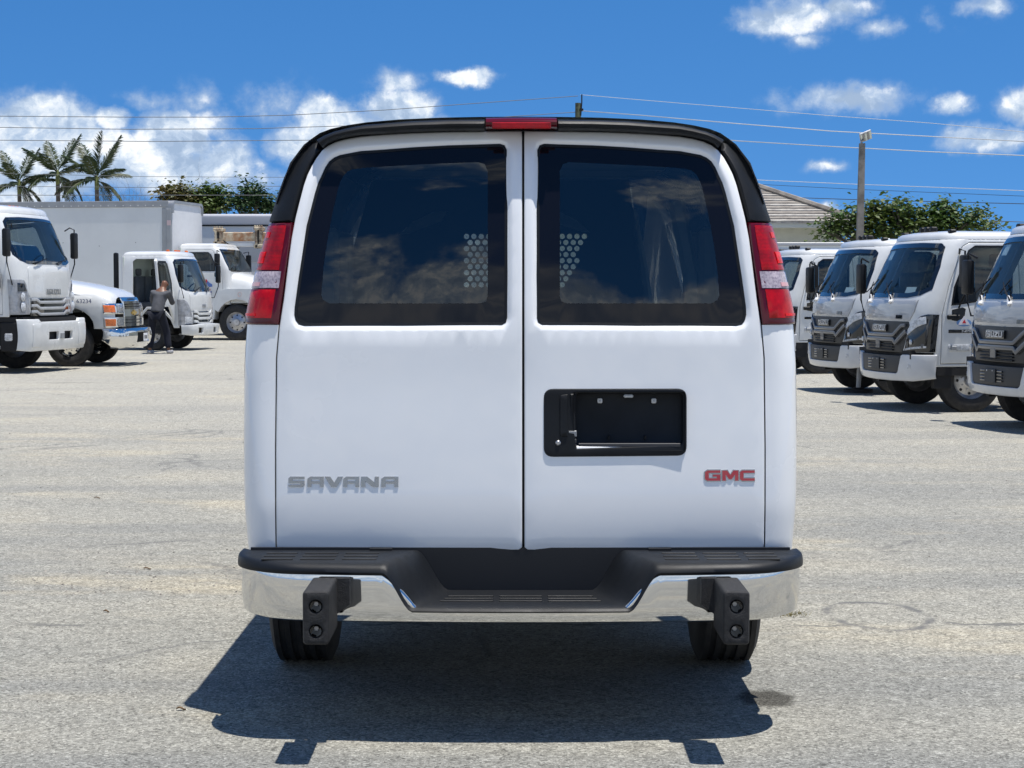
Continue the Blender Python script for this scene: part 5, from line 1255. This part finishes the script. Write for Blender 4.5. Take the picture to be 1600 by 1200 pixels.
    q = MB(); q.bb((-.06, -.9, 1.0), (.02, .9, 1.45)); q.bb((-.1, -1.1, .55), (.06, 1.1, .9), .03); q.build('grille', M_grey, root)
    q = MB(); q.bb((-2.7, -1.08, .50), (-1.8, -.80, 1.04), .03); q.bb((-2.7, -1.12, .62), (-1.9, -1.0, .66)); q.build('step_box', M_dark, root)
    q = MB(); q.bb((-2.2, -1.09, .72), (-2.05, -1.082, .84)); q.build('warning_label', mat('paper', (.7, .7, .7)), root)
    q = MB(); q.lathe([(0, -.006), (.08, -.006), (.08, 0)], (-2.15, -1.083, .93), 'y', 16); q.build('maker_disc', mat('disc_blue', (.08, .14, .5), .4), root)
    dn_ = [c for c in root.children if c.name.startswith('cab_door')][0]
    yd = -1.121
    for s_, zz, sz, mt in (('ASC', 1.64, .20, 'm1'), ('SALES & SERVICE', 1.50, .06, 'm2'), ('305-555-0100', 1.42, .085, 'm3'), ('MIAMI FL 33166', 1.34, .06, 'm3')):
        pass
    # the blurred door emblem: blue truck shape with red letters and three short lines, unreadable in the photograph
    em = [(-.26, 0), (.26, 0), (.26, .08), (.18, .12), (.10, .20), (-.02, .20), (-.06, .10), (-.26, .08)]
    q = MB(); q.prism([(-1.98 + a, 1.58 + b) for a, b in em], yd, yd + .01); q.build('door_emblem', mat('emblem_blue', (.10, .18, .45), .5), dn_)
    for k, (a, b) in enumerate(((-.20, .14), (-.07, .17), (.07, .15))): q = MB(); q.prism(ell(-1.98 + a, 1.60 + b, .045, .055, 8), yd - .004, yd); q.build('door_emblem', M_red, dn_)
    for zz, w_, mt in ((1.50, .22, M_red), (1.43, .26, M_blue), (1.37, .24, M_blue), (1.32, .20, M_blue)):
        n_ = 9
        for k in range(n_): q = MB(); q.bb((-1.98 - w_ + k * 2 * w_ / n_, yd, zz - .018), (-1.98 - w_ + (k + .72) * 2 * w_ / n_, yd + .008, zz + .016)); q.build('door_lettering', mt, dn_)
    chassis(root, 11.0, R=.53, wd=.29, fa=-.98, ra=-8.4, half=.98, hz=.75)
    return root
box_truck()

# sizes and places of the trucks were measured for a slightly lower eye; bring them to the same eye height as the van
for o in list(col.objects):
    if o.parent is None and o.get('category') in ('truck', 'box truck'): o.location = o.location * 1.02; o.scale = (1.02,) * 3

# ------------------------------------------------------------------ behind the trucks
M_panel = mat('trailer_white', (.74, .76, .76), .5, var=.08, vscale=.6)
tr = thing('trailer', 'long white box trailer far behind the rusty boom', 'trailer', (-6, 61, 0))
q = MB(); q.bb((-12, -1.25, 1.1), (10, 1.25, 3.72), .02); q.build('trailer_body', M_panel, tr)
q = MB(); q.prism(rounded([(-1.27, 3.70), (1.27, 3.70), (1.27, 4.04, .12), (-1.27, 4.04, .12)], 4), -12.02, 10.02, 'x'); q.build('roof_band', mat('trailer_roof_grey', (.40, .41, .44), .45, metal=.2), tr)
q = MB(); q.bb((-12, -1.28, 3.63), (10, -1.255, 3.68)); q.build('trim_strip', M_dark, tr)
q = MB(); q.bb((-12, -1.275, 2.45), (10, -1.252, 3.00)); q.build('shaded_panel', mat('shade_grey', (.40, .42, .44), .5), tr)  # grey sheet standing in for the shading along the trailer side
q = MB(); q.bb((-11.5, -.5, .85), (9.8, .5, 1.1)); q.build('frame', M_dark, tr)
for x in (-9, -7.7, 7): 
    for g in (-1, 1): wheel(tr, (x, g * 1.0, .5), .5, .28, .29, g, simple=True)
# rusty boom
M_boom = mat('boom_cream', (.58, .52, .38), .6, var=.9, vscale=3.2, vcol=(.30, .13, .05))
M_boomc = mat('bracket_rust', (.52, .45, .33), .7, var=1, vscale=5, vcol=(.12, .06, .03))
bo = thing('boom_crane', 'cream rusty folded boom above the lettered truck cab', 'crane', (-6.4, 56.5, 0))
def b_(px, py): p = at(px, py, 56.5); return p.x + 6.4, p.z
x0, zt_ = b_(338, 366); x1, zb_ = b_(402, 376); x2, z2 = b_(400, 384)
q = MB(); q.bb((x0, -.16, zb_ - .02), (x1 + 1.6, .16, zt_ + .06), .02); q.build('boom_beam', M_boom, bo)
q = MB(); q.bb((x0 + .4, -.10, z2 - .03), (x1 + .9, .10, z2 + .10), .02); q.build('lower_beam', M_panel, bo)
for (pa, pb, pc, pd) in ((335, 358, 351, 383), (398, 356, 413, 388)):
    a = b_(pa, pd); b = b_(pb if False else pc, pb)
    q = MB()
    q.bb((a[0], -.24, a[1]), (b[0], .24, a[1] + .12), .02); q.bb((a[0] + .04, -.24, a[1]), (a[0] + .12, .24, b[1]), .01); q.bb((b[0] - .14, -.22, a[1] + .1), (b[0] - .04, .22, b[1]), .01); q.bb((a[0], -.26, b[1] - .08), (b[0], .26, b[1] + .02), .02)
    for k in range(4): q.lathe([(0, .06), (.03, .05), (.035, 0)], (lerp(a[0] + .04, b[0] - .05, k / 3), -.2, b[1] + .02), 'z', 8)
    br_ = q.build('boom_bracket', M_boomc, bo)
    q = MB(); q.bb((a[0] + .13, -.25, a[1] + .2), (b[0] - .15, -.18, b[1] - .12)); q.build('bracket_plate', M_dark, br_)
q = MB()
for k in range(3): q.tube([(x0 + .25, -.25, zb_), (x0 + .45 + .06 * k, -.3, zb_ - .14 - .04 * k), (x0 + .75, -.22, zb_ - .25)], .02, 5)
q.build('hydraulic_hose', M_dark, bo)
q = MB(); q.bb((x1 + .7, -.3, .9), (x1 + 1.3, .3, zb_), .03); q.bb((x1 + .2, -1.1, .7), (x1 + 4.2, 1.1, 1.1), .02); q.bb((x1 + .9, -1.0, 1.1), (x1 + 4.0, 1.0, 1.8), .03); q.build('crane_base', M_boomc, bo)
for x in (x1 + .8, x1 + 3.4):
    for g in (-1, 1): wheel(bo, (x, g * .95, .48), .48, .26, .28, g, simple=True)
# low white box body behind the right-hand row
lb_ = thing('flat_box_body', 'low white box body behind the small grey-faced truck, under the tiled roof', 'trailer', (5.2, 40.5, 0))
q = MB(); q.bb((-3.2, -1.1, .95), (3.05, 1.1, 2.55), .02); q.build('box_body', M_panel, lb_)
q = MB(); q.bb((-3.2, -1.13, 2.50), (3.06, 1.13, 2.57), .01); q.bb((-3.2, -1.12, 2.40), (3.06, -1.10, 2.43)); q.build('top_rail', mat('rail_grey', (.42, .43, .45), .4), lb_)
q = MB(); q.bb((2.95, -1.15, .95), (3.09, 1.15, 2.66), .02); q.build('end_post', M_panel, lb_)
q = MB(); q.bb((-3, -.5, .7), (3, .5, .95)); q.build('frame', M_dark, lb_)
for g in (-1, 1): wheel(lb_, (-1.5, g * .95, .42), .42, .24, .24, g, simple=True); wheel(lb_, (1.8, g * .95, .42), .42, .24, .24, g, simple=True)

# house with a grey tiled hip roof
hs_ = thing('house', 'pale house with a weathered grey tile hip roof behind the right-hand trucks', 'house', (5.4, 55, 0))
M_wall = mat('house_wall', (.52, .53, .47), .8, var=.08)
q = MB(); q.bb((-6, 0.4, 0), (4.75, 8, 3.42)); q.build('wall', M_wall, hs_)
q = MB(); q.bb((-.02, .36, 0), (.02, .4, 3.4)); q.bb((1.8, .36, 0), (1.84, .4, 3.4)); q.build('wall_joint', mat('joint', (.36, .37, .33), .8), hs_)
q = MB(); q.bb((-6.4, -.10, 3.42), (5.10, 8.4, 3.56)); q.build('fascia', mat('fascia_white', (.60, .61, .56), .7), hs_)
M_tile = mat('roof_tile', (.30, .27, .23), .85, var=.6, vscale=2.6, vcol=(.17, .15, .13), bump=.6, bscale=14)
M_tile2 = mat('roof_tile_pale', (.40, .38, .34), .85, var=.6, vscale=3.4, vcol=(.22, .2, .18), bump=.6, bscale=14)
N = 15; ex, ez = 5.2, 3.56; rz_, ry_ = 4.95, 4.2; xr = 2.35
for k in range(N):
    t0, t1 = k / N, (k + 1) / N
    def row(t, up): return lerp(-.15, ry_, t), lerp(ez, rz_, t) + up, lerp(ex, xr, t)
    y0, z0, xa = row(t0, .07); y1, z1, xb_ = row(t1 + .03, .02); q = MB()
    q.add([(-6.5, y0, z0 - .07), (xa, y0, z0 - .07), (xa, y0, z0), (-6.5, y0, z0), (-6.5, y1, z1), (xb_, y1, z1)], [(0, 1, 2, 3), (3, 2, 5, 4), (1, 5, 2)])
    # the side slope of the same course
    ys = 8.6 - (y0 + .15); q.add([(xa, y0, z0 - .07), (xa, ys, z0 - .07), (xa, ys, z0), (xa, y0, z0), (xb_, y1, z1), (xb_, 8.6 - (y1 + .15), z1)], [(0, 1, 2, 3), (3, 2, 5, 4)])
    q.build('tile_course', M_tile if k % 2 else M_tile2, hs_, smooth=None)
q = MB(); q.tube([(ex, -.2, ez + .10), (xr, ry_, rz_ + .10)], .09, 6); q.tube([(xr, ry_, rz_ + .09), (-6.4, ry_, rz_ + .09)], .09, 6); q.build('ridge_cap', M_tile, hs_)

# concrete lamp post with a solar lamp head
p = at(1341, 400, 50)
lp = thing('lamp_post', 'square concrete post with a tilted solar lamp head beside the tree', 'lamp post', (p.x, 50, 0))
z1 = at(1347, 224, 50).z; q = MB()
q.add(*loft([[(-.11, -.11, -.05), (.11, -.11, -.05), (.11, .11, -.05), (-.11, .11, -.05)], [(.0, -.075, z1), (.15, -.075, z1), (.15, .075, z1), (.0, .075, z1)]], cap0=True, cap1=True))
q.build('post', mat('post_concrete', (.27, .25, .22), .9, var=.5, vscale=3, bump=.4, bscale=30), lp, smooth=20)
q = MB(); q.tube([(.06, 0, z1 - .02), (.06, 0, z1 + .08), (.10, 0, z1 + .12)], .03, 6); q.build('lamp_arm', M_grey, lp)
R_ = Matrix.Rotation(radians(-22), 3, 'Y') @ Matrix.Rotation(radians(-42), 3, 'X'); q = MB(); q.box((.17, 0, z1 + .20), (.34, .34, .05), .01, rot=R_); hd = q.build('lamp_head', M_steel, lp)
for k in range(5): q = MB(); q.box(Vector((.17, 0, z1 + .20)) + R_ @ Vector((-.13 + k * .065, 0, -.03)), (.045, .28, .012), rot=R_); q.build('led_strip', M_grey if k % 2 else M_cream, hd)

# wooden utility pole and its wires
p = at(903, 300, 70)
up_ = thing('utility_pole', 'old wooden utility pole top showing above the van roof', 'utility pole', (p.x, 70, 0))
zt_ = at(903, 161, 70).z
q = MB(); q.tube([(0, 0, -.1), (0, 0, 5), (0, 0, zt_)], [.17, .14, .115], 10); q.build('pole', mat('pole_wood', (.13, .14, .08), .9, var=.6, vscale=5), up_)
q = MB(); q.tube([(.10, -.05, zt_ - .5), (.14, -.08, zt_), (.14, -.08, zt_ + .32)], .028, 6); q.bb((.05, -.12, zt_ - .3), (.2, .0, zt_ - .22)); q.build('pole_bracket', M_dark, up_)
M_wire = mat('wire_pale', (.50, .52, .53), .5); M_wired = mat('wire_dark', (.07, .08, .09), .6)
def wire(pts, Y0, Y1, r, m, label, grp):
    P = []; n = len(pts); L = dens(pts, 60, False)
    for px, py in L:
        t = (px - pts[0][0]) / (pts[-1][0] - pts[0][0]); P.append(at(px, py, lerp(Y0, Y1, t)))
    c = P[0].copy(); q = MB(); q.tube([a - c for a in P], r, 5)
    o = q.build('wire', m, loc=c); tag(o, label, 'wire', grp); return o
GW = 'overhead wires across the sky'
wire([(-500, 178), (-200, 180), (0, 181.5), (200, 183), (330, 183), (450, 180), (600, 172), (750, 161), (903, 150)], 60, 70, .013, M_wired, 'highest overhead wire rising from the clouds to the pole top', GW)
wire([(-500, 196), (0, 199), (200, 202), (400, 201), (560, 196), (740, 186), (903, 175)], 60, 70, .013, M_wired, 'second overhead wire crossing the clouds just below the highest one', GW)
wire([(-500, 218), (0, 219), (240, 221), (480, 219), (700, 210), (903, 196)], 60, 70, .013, M_wired, 'third overhead wire crossing the clouds above the palms', GW)
wire([(907, 148), (1000, 156), (1120, 166), (1300, 181), (1450, 192), (1600, 206), (2100, 250)], 70, 52, .010, M_wire, 'thin pale wire running right from the very top of the pole', GW)
wire([(907, 173), (1000, 180), (1150, 193), (1300, 205), (1450, 213), (1600, 221), (2100, 245)], 70, 52, .017, M_wire, 'bright wire passing just above the lamp head', GW)
wire([(907, 195), (1000, 205), (1150, 220), (1300, 229), (1450, 237), (1600, 243), (2100, 262)], 70, 52, .017, M_wire, 'bright wire passing just below the lamp head', GW)
wire([(900, 268), (1180, 281), (1340, 288), (1600, 298), (2100, 314)], 68, 52, .011, M_wire, 'pale wire crossing the middle of the lamp post', GW)
wire([(900, 276), (1185, 288), (1340, 296), (1600, 306.5), (2100, 325)], 68, 52, .008, M_wired, 'faint twisted wire just under the pale one on the lamp post', GW)
wire([(900, 298), (1190, 307), (1340, 312), (1600, 318.5), (2100, 330)], 68, 52, .013, M_wired, 'dark wire crossing the sky above the house ridge', GW)
wire([(900, 318), (1270, 332), (1340, 336), (1520, 344), (1600, 347), (2100, 362)], 68, 56, .014, M_wired, 'lowest dark wire, passing behind the green tree', GW)
wire([(-500, 268), (0, 271), (230, 276), (440, 277), (800, 270)], 78, 84, .011, M_wired, 'wire crossing behind the palm crowns', GW)
wire([(-500, 286), (0, 291), (230, 293), (440, 291), (800, 284)], 78, 84, .012, M_wired, 'wire crossing low between the bare twigs', GW)
wire([(-500, 302), (0, 305), (230, 305), (440, 305), (800, 300)], 70, 76, .013, M_wired, 'lowest wire in front of the bushes over the box truck', GW)

# ---- vegetation
def leafmat(name, c, c2, tr=.25):
    m = bpy.data.materials.new(name); m.use_nodes = True; t = NT(m.node_tree); b = m.node_tree.nodes['Principled BSDF']
    cc = t.N('ShaderNodeTexCoord').outputs['Object']; k = t.smooth(t.noise(cc, 1.1, 3), .38, .62); k2 = t.noise(cc, 9, 2)
    cl = t.mix(k, (*c, 1), (*c2, 1)); cl = t.mix(t.smooth(k2, .35, .65), cl, t.mix(1.0, cl, (.55, .6, .5), 'MULTIPLY'))
    t.l.new(cl, b.inputs['Base Color']); b.inputs['Roughness'].default_value = .55
    trn = t.N('ShaderNodeBsdfTranslucent'); t.l.new(cl, trn.inputs[0]); ms = t.N('ShaderNodeMixShader'); ms.inputs[0].default_value = tr
    o = m.node_tree.nodes['Material Output']; t.l.new(b.outputs[0], ms.inputs[1]); t.l.new(trn.outputs[0], ms.inputs[2]); t.l.new(ms.outputs[0], o.inputs[0]); return m
L_mid = leafmat('leaf_mid', (.075, .14, .030), (.11, .15, .035)); L_dark = leafmat('leaf_dark', (.030, .075, .025), (.05, .10, .035)); L_olive = leafmat('leaf_olive', (.10, .12, .035), (.14, .11, .035))
L_palm = leafmat('palm_leaf', (.028, .062, .022), (.07, .09, .03), .12)
M_bark = mat('bark', (.14, .12, .10), .9, var=.4, vscale=4)
def crown_mesh(name, blobs, per, ls, mt, parent, flat=.5):
    "leaf-sized faces grouped in clumps through the volume of several blobs (x, y, z, rx, ry, rz)"
    vs = []; fs = []
    for (cx, cy, cz, rx, ry, rz0) in blobs:
        ncl = max(3, int(per * rx * rz0)); 
        for i in range(ncl):
            d = Vector((rnd.gauss(0, 1), rnd.gauss(0, 1), rnd.gauss(0, 1))).normalized() * (rnd.random() ** .33)
            c = Vector((cx + d.x * rx, cy + d.y * ry, cz + d.z * rz0)); cs = ls * rnd.uniform(1.2, 2.6)
            for j in range(rnd.randint(9, 16)):
                p = c + Vector((rnd.gauss(0, cs * .6), rnd.gauss(0, cs * .6), rnd.gauss(0, cs * .42)))
                a = rnd.random() * 6.3; t = Vector((cos(a), sin(a), rnd.uniform(-.6, .3))).normalized(); nn_ = t.cross(Vector((rnd.gauss(0, .5), rnd.gauss(0, .5), 1))).normalized()
                l = ls * rnd.uniform(.6, 1.25); w_ = l * .32; b = len(vs)
                vs += [p, p + t * l * .5 + nn_ * w_, p + t * l + Vector((0, 0, -l * .12)), p + t * l * .5 - nn_ * w_]; fs.append((b, b + 1, b + 2, b + 3))
    me = bpy.data.meshes.new(name); me.from_pydata([tuple(v) for v in vs], [], fs); return link(name, me, mt, parent)
def tree(name, label, cat, x, y, blobs, mt, per, ls, trunk_h, group=None):
    r = thing(name, label, cat, (x, y, 0), 0, group); q = MB(); q.tube([(0, 0, -.1), (.05, 0, trunk_h * .5), (0, .05, trunk_h)], [.16, .12, .09], 8)
    for (bx, by, bz, rx, ry, rz0) in blobs:
        q.tube([(0, .05, trunk_h * .85), (bx * .5, by * .5, lerp(trunk_h, bz, .55)), (bx, by, bz)], [.08, .05, .02], 6)
        for k in range(3): q.tube([(bx * .6, by * .6, lerp(trunk_h, bz, .6)), (bx + rnd.uniform(-.8, .8) * rx, by + rnd.uniform(-.8, .8) * ry, bz + rnd.uniform(-.2, .8) * rz0)], [.035, .01], 4)
    q.build('trunk', M_bark, r); crown_mesh('crown', blobs, per, ls, mt, r); return r
def W(px, py, Y, x0): p = at(px, py, Y); return p.x - x0, p.z
Y = 52; x0 = at(1430, 400, Y).x; sc_ = FPX / Y
bl = []
for px, py, rx, ry in ((1305, 352, 26, 14), (1335, 345, 30, 20), (1372, 338, 30, 24), (1412, 340, 26, 28), (1417, 320, 7, 12), (1450, 345, 34, 24), (1487, 336, 26, 20), (1513, 345, 24, 18), (1533, 329, 9, 8), (1548, 352, 18, 10), (1470, 360, 60, 18), (1380, 364, 60, 16), (1290, 362, 14, 7), (1365, 325, 10, 8), (1395, 322, 12, 9), (1480, 320, 14, 8)):
    a, b = W(px, py, Y, x0); bl.append((a, rnd.uniform(-.6, .6), b, rx / sc_, max(.5, rx / sc_ * .8), ry / sc_))
tree('leafy_tree', 'broad green tree behind the middle trucks of the right row', 'tree', x0, Y, bl, L_mid, 240, .17, 1.9)
Y = 78; sc_ = FPX / Y
for lab, cx, bls, mt in (('olive bush-like tree over the box truck nose, left one of its pair', 300, ((262, 300, 16, 12), (283, 302, 18, 14), (300, 312, 26, 14), (272, 318, 26, 10)), L_olive),
                         ('olive round tree between the box truck nose and the dark spiky tree', 330, ((320, 300, 18, 12), (338, 308, 18, 14), (328, 322, 26, 12), (310, 316, 14, 12)), L_mid),
                         ('dark green spiky tree above the white trailer', 395, ((387, 291, 5, 9), (388, 306, 14, 12), (405, 302, 14, 10), (400, 318, 26, 12), (372, 316, 14, 12), (425, 322, 16, 12), (363, 309, 7, 4)), L_dark)):
    x0 = at(cx, 400, Y).x; bl = [(*(lambda w_: (w_[0], rnd.uniform(-.5, .5), w_[1]))(W(px, py, Y, x0)), rx / sc_, max(.5, rx / sc_), ry / sc_) for px, py, rx, ry in bls]
    tree('leafy_tree', lab, 'tree', x0, Y, bl, mt, 220, .21, 3.4)
# bare shrubs
def twigs(q, p, d, L, r, n):
    e = p + d * L; q.tube([p, p.lerp(e, .5) + Vector((rnd.gauss(0, .04), rnd.gauss(0, .04), 0)) * L, e], [r, r * .8, r * .6], 3, cap=False)
    if n: 
        for k in range(3 if n > 2 else 2): twigs(q, e if k else p.lerp(e, .6), (d + Vector((rnd.gauss(0, .42), rnd.gauss(0, .42), rnd.gauss(.05, .3)))).normalized(), L * rnd.uniform(.55, .85), r * .6, n - 1)
M_twig = mat('twig', (.16, .14, .125), .9)
for lab, px, top in (('bare leafless shrub just right of the tallest palm', 205, 285), ('bare twiggy shrub left of the olive tree', 245, 283), ('bare twiggy shrub between the two nearer palms', 118, 292), ('tall thin bare twigs rising out of the olive tree', 287, 272)):
    Y = 84; p = at(px, top, Y); q = MB(); H = p.z
    for k in range(7): twigs(q, Vector((rnd.gauss(0, .35), rnd.gauss(0, .3), 0)), Vector((rnd.gauss(0, .10), rnd.gauss(0, .1), 1)).normalized(), H * .35, .03, 5)
    o = q.build('bare_shrub', M_twig, loc=(p.x, Y, 0), smooth=None); tag(o, lab, 'shrub', 'bare shrubs behind the box truck')
# palms
def frond_mesh(L, droop, ri):
    vs = []; fs = []; n = 26; pts = []
    for k in range(n + 1): t = k / n; pts.append(Vector((L * (t - .15 * droop * t * t), 0, L * (.30 * t * (1 - droop * .5) - droop * .62 * t * t))))
    q = MB(); q.tube(pts, [lerp(.035, .006, k / n) for k in range(n + 1)], 4)
    for k in range(3, n + 1):
        t = k / n; p = pts[k]; l = L * .30 * sin(pi * min(1, .18 + t * .80)) ** .6
        d = (pts[min(n, k + 1)] - pts[max(0, k - 1)]).normalized()
        for g in (-1, 1):
            for jj in range(3):
                a = Vector((d.x * .75, g * rnd.uniform(.55, .9), d.z * .7 - rnd.uniform(.05, .5))).normalized(); e = p + a * l * rnd.uniform(.8, 1.1); m = p + a * l * .5 + Vector((0, 0, .04 * l)); w_ = Vector((.028, 0, .012)) 
                b = len(q.v); q.add([p - w_ * .5, p + w_ * .5, m + w_, e, m - w_], [(0, 1, 2, 4), (4, 2, 3)])
    return q.mesh('frond', None)
FM = [frond_mesh(2.5, d, i) for i, d in enumerate((.05, .25, .5, .8, 1.15))]
for me in FM: me.materials.append(L_palm)
for lab, px, py, Y, sz, lean in (('leftmost palm, its dark crown low over the tall truck', 30, 283, 88, 1.0, 0), ('middle palm with the widest flat crown', 90, 268, 88, 1.05, 0), ('right-hand palm with one frond pointing straight up', 151, 276, 88, 1.1, .0)):
    p = at(px, py, Y); r = thing('palm_tree', lab, 'palm tree', (p.x, Y, 0), 0, 'palm trees behind the box truck')
    q = MB(); q.tube([(0, 0, -.1), (.03, 0, p.z * .5), (0, 0, p.z - .6)], [.16, .12, .10], 8); q.build('trunk', M_bark, r)
    q = MB(); q.tube([(0, 0, p.z - .65), (0, 0, p.z - .2), (0, 0, p.z + .1)], [.10, .11, .05], 8); q.build('crown_shaft', mat('palm_shaft', (.20, .22, .07), .6), r)
    nf = 13
    for k in range(nf):
        a = 2 * pi * k / nf * 2.4 + rnd.uniform(-.2, .2); lev = k / (nf - 1); fm = FM[min(4, int(lev * 5))]
        o = link('frond', fm, None, r); o.location = (0, 0, p.z - .25 * lev); o.rotation_euler = (0, -radians(lerp(44, -20, lev)), a); s_ = sz * .78 * rnd.uniform(.88, 1.08); o.scale = (s_, s_, s_)
    if lean == .0 and px > 140:
        o = link('frond', FM[0], None, r); o.location = (0, 0, p.z); o.rotation_euler = (0, -radians(84), 2.9); o.scale = (.85,) * 3
# far hedge line
vs = [(x, rnd.uniform(-1, 1), rnd.uniform(.8, 1.6), 2.2, 1.5, rnd.uniform(1.0, 1.7)) for x in range(-60, 64, 3)]
o = crown_mesh('tree_belt', vs, 26, .42, L_dark, None); o.location = (0, 112, 0); o['kind'] = 'stuff'; tag(o, 'low dark belt of bushes far behind the lot', 'bushes')

# ---- stanchion and hose on the ground by the right row
p = G(1341, 613); st = thing('stanchion', 'grey pipe standing in a round black base under a truck bumper', 'stanchion', (p.x, p.y, 0))
q = MB(); q.lathe([(0, .075), (.07, .075), (.09, .06), (.22, .045), (.225, 0), (0, 0)], (0, 0, 0), 'z', 20); q.build('base', M_rubber, st)
q = MB(); q.tube([(0, 0, .05), (.02, 0, .5), (.03, .02, 1.0)], .035, 10); q.build('pipe', mat('pipe_white', (.45, .47, .50), .4), st)
a, b = G(1384, 603), G(1412, 607); c = (a + b) / 2; q = MB()
q.tube([(a.x - c.x, a.y - c.y, .16), (a.x - c.x + .08, a.y - c.y, .06), (0, 0, .02), (b.x - c.x - .1, b.y - c.y, .015), (b.x - c.x, b.y - c.y, .03)], .02, 6)
o = q.build('air_hose', mat('hose_orange', (.50, .12, .06), .5, var=.6, vscale=3, vcol=(.3, .25, .22)), loc=(c.x, c.y, 0)); tag(o, 'short orange hose hanging to the ground under the middle truck', 'hose')

# ------------------------------------------------------------------ the man at the open door
def skinned(name, verts, edges, radii, m, parent, sub=2, root=0):
    me = bpy.data.meshes.new(name + '_cage'); me.from_pydata(verts, edges, []); ob = bpy.data.objects.new(name, me); col.objects.link(ob)
    md = ob.modifiers.new('Skin', 'SKIN'); md.use_smooth_shade = True; ss = ob.modifiers.new('Sub', 'SUBSURF'); ss.levels = sub; ss.render_levels = sub
    lay = me.skin_vertices[0].data if me.skin_vertices else None
    if lay is None:
        bm = bmesh.new(); bm.from_mesh(me); bm.verts.layers.skin.verify(); bm.to_mesh(me); bm.free(); lay = me.skin_vertices[0].data
    for i, r in enumerate(radii): lay[i].radius = r if isinstance(r, tuple) else (r, r); lay[i].use_root = (i == root)
    dg = bpy.context.evaluated_depsgraph_get(); dg.update(); m2 = bpy.data.meshes.new_from_object(ob.evaluated_get(dg)); m2.name = name
    bpy.data.objects.remove(ob); m2.materials.clear(); m2.shade_smooth(); return link(name, m2, m, parent)
pr = thing('person', 'bald person in grey long-sleeved shirt and navy trousers leaning into the open cab', 'person', (-8.50, 42.9, 0), radians(-8))
M_skin = mat('brown_skin', (.17, .075, .04), .45, var=.15); M_shirt = mat('grey_shirt', (.085, .088, .098), .85, var=.35, vscale=5, bump=.5, bscale=14); M_navy = mat('navy_trousers', (.004, .006, .016), .85, var=.3, vscale=6, bump=.5, bscale=12)
J = dict(pel=(0, 0, .98), ab=(.01, .05, 1.14), ch=(.03, .15, 1.33), uc=(.05, .22, 1.47), nk=(.07, .28, 1.57), hd=(.09, .33, 1.66), ht=(.10, .36, 1.755),
         shl=(-.15, .21, 1.46), ell=(-.25, .38, 1.24), wrl=(-.20, .62, 1.24), shr=(.23, .23, 1.45), elr=(.26, .40, 1.20), wrr=(.16, .62, 1.26),
         hl=(-.10, .0, .92), kl=(-.15, .06, .50), al=(-.17, -.04, .10), tl=(-.19, .14, .045), hr=(.11, .02, .92), kr=(.19, .16, .50), ar=(.24, .12, .10), tr=(.26, .30, .045))
def build(keys, con, rad, nm, m, root=0, extra=None, sub=2):
    V = [J[k] for k in keys]; E = [(keys.index(a), keys.index(b)) for a, b in con]; R = [rad[k] for k in keys]
    if extra:
        for base, chain, r in extra:
            prev = keys.index(base)
            for c_ in chain: V.append(c_); E.append((prev, len(V) - 1)); R.append(r); prev = len(V) - 1
    return skinned(nm, V, E, R, m, pr, sub, root)
allk = list(J); con = [('pel', 'ab'), ('ab', 'ch'), ('ch', 'uc'), ('uc', 'nk'), ('nk', 'hd'), ('hd', 'ht'), ('uc', 'shl'), ('shl', 'ell'), ('ell', 'wrl'), ('uc', 'shr'), ('shr', 'elr'), ('elr', 'wrr'), ('pel', 'hl'), ('hl', 'kl'), ('kl', 'al'), ('al', 'tl'), ('pel', 'hr'), ('hr', 'kr'), ('kr', 'ar'), ('ar', 'tr')]
rb = dict(pel=.13, ab=.12, ch=.13, uc=.10, nk=.058, hd=(.088, .098), ht=(.062, .075), shl=.06, ell=.042, wrl=.030, shr=.06, elr=.042, wrr=.030, hl=.085, kl=.055, al=.040, tl=.03, hr=.085, kr=.055, ar=.04, tr=.03)
ex = []
for wk, g in (('wrl', -1), ('wrr', 1)):
    w_ = Vector(J[wk])
    for k in range(4):
        o_ = (k - 1.5) * .021; ex.append((wk, [tuple(w_ + Vector((o_ * .8, .05, 0))), tuple(w_ + Vector((o_, .095, -.004))), tuple(w_ + Vector((o_, .13 + .008 * (k in (1, 2)), -.02))), tuple(w_ + Vector((o_, .15, -.045)))], .0095))
    ex.append((wk, [tuple(w_ + Vector((-g * .028, .03, -.006))), tuple(w_ + Vector((-g * .045, .06, -.015))), tuple(w_ + Vector((-g * .045, .09, -.03)))], .011))
build(allk, con, rb, 'body', M_skin, 0, ex, 2)
rs = dict(pel=.165, ab=.165, ch=.175, uc=.135, shl=.088, ell=.064, wrl=.046, shr=.088, elr=.064, wrr=.046)
ks = ['ab', 'pel', 'ch', 'uc', 'shl', 'ell', 'wrl', 'shr', 'elr', 'wrr']
build(ks, [c_ for c_ in con if c_[0] in ks and c_[1] in ks], rs, 'shirt', M_shirt, 0)
rt = dict(pel=.150, hl=.118, kl=.095, al=.085, hr=.118, kr=.095, ar=.085); kt = list(rt)
J['al'] = (-.17, -.03, .12); J['ar'] = (.24, .13, .12)
build(kt, [c_ for c_ in con if c_[0] in kt and c_[1] in kt], rt, 'trousers', M_navy, 0)
for (x, y), nm in (((-.18, .05), 'shoe'), ((.25, .21), 'shoe')):
    q = MB(); q.box((x, y, .045), (.10, .29, .085), .035, seg=3); q.build(nm, mat('grey_shoe', (.32, .32, .33), .7), pr)
q = MB()
for g in (-1, 1): q = MB(); q.box((.09 + g * .083, .335, 1.655), (.02, .035, .055), .008, seg=2); q.build('ear', M_skin, pr)
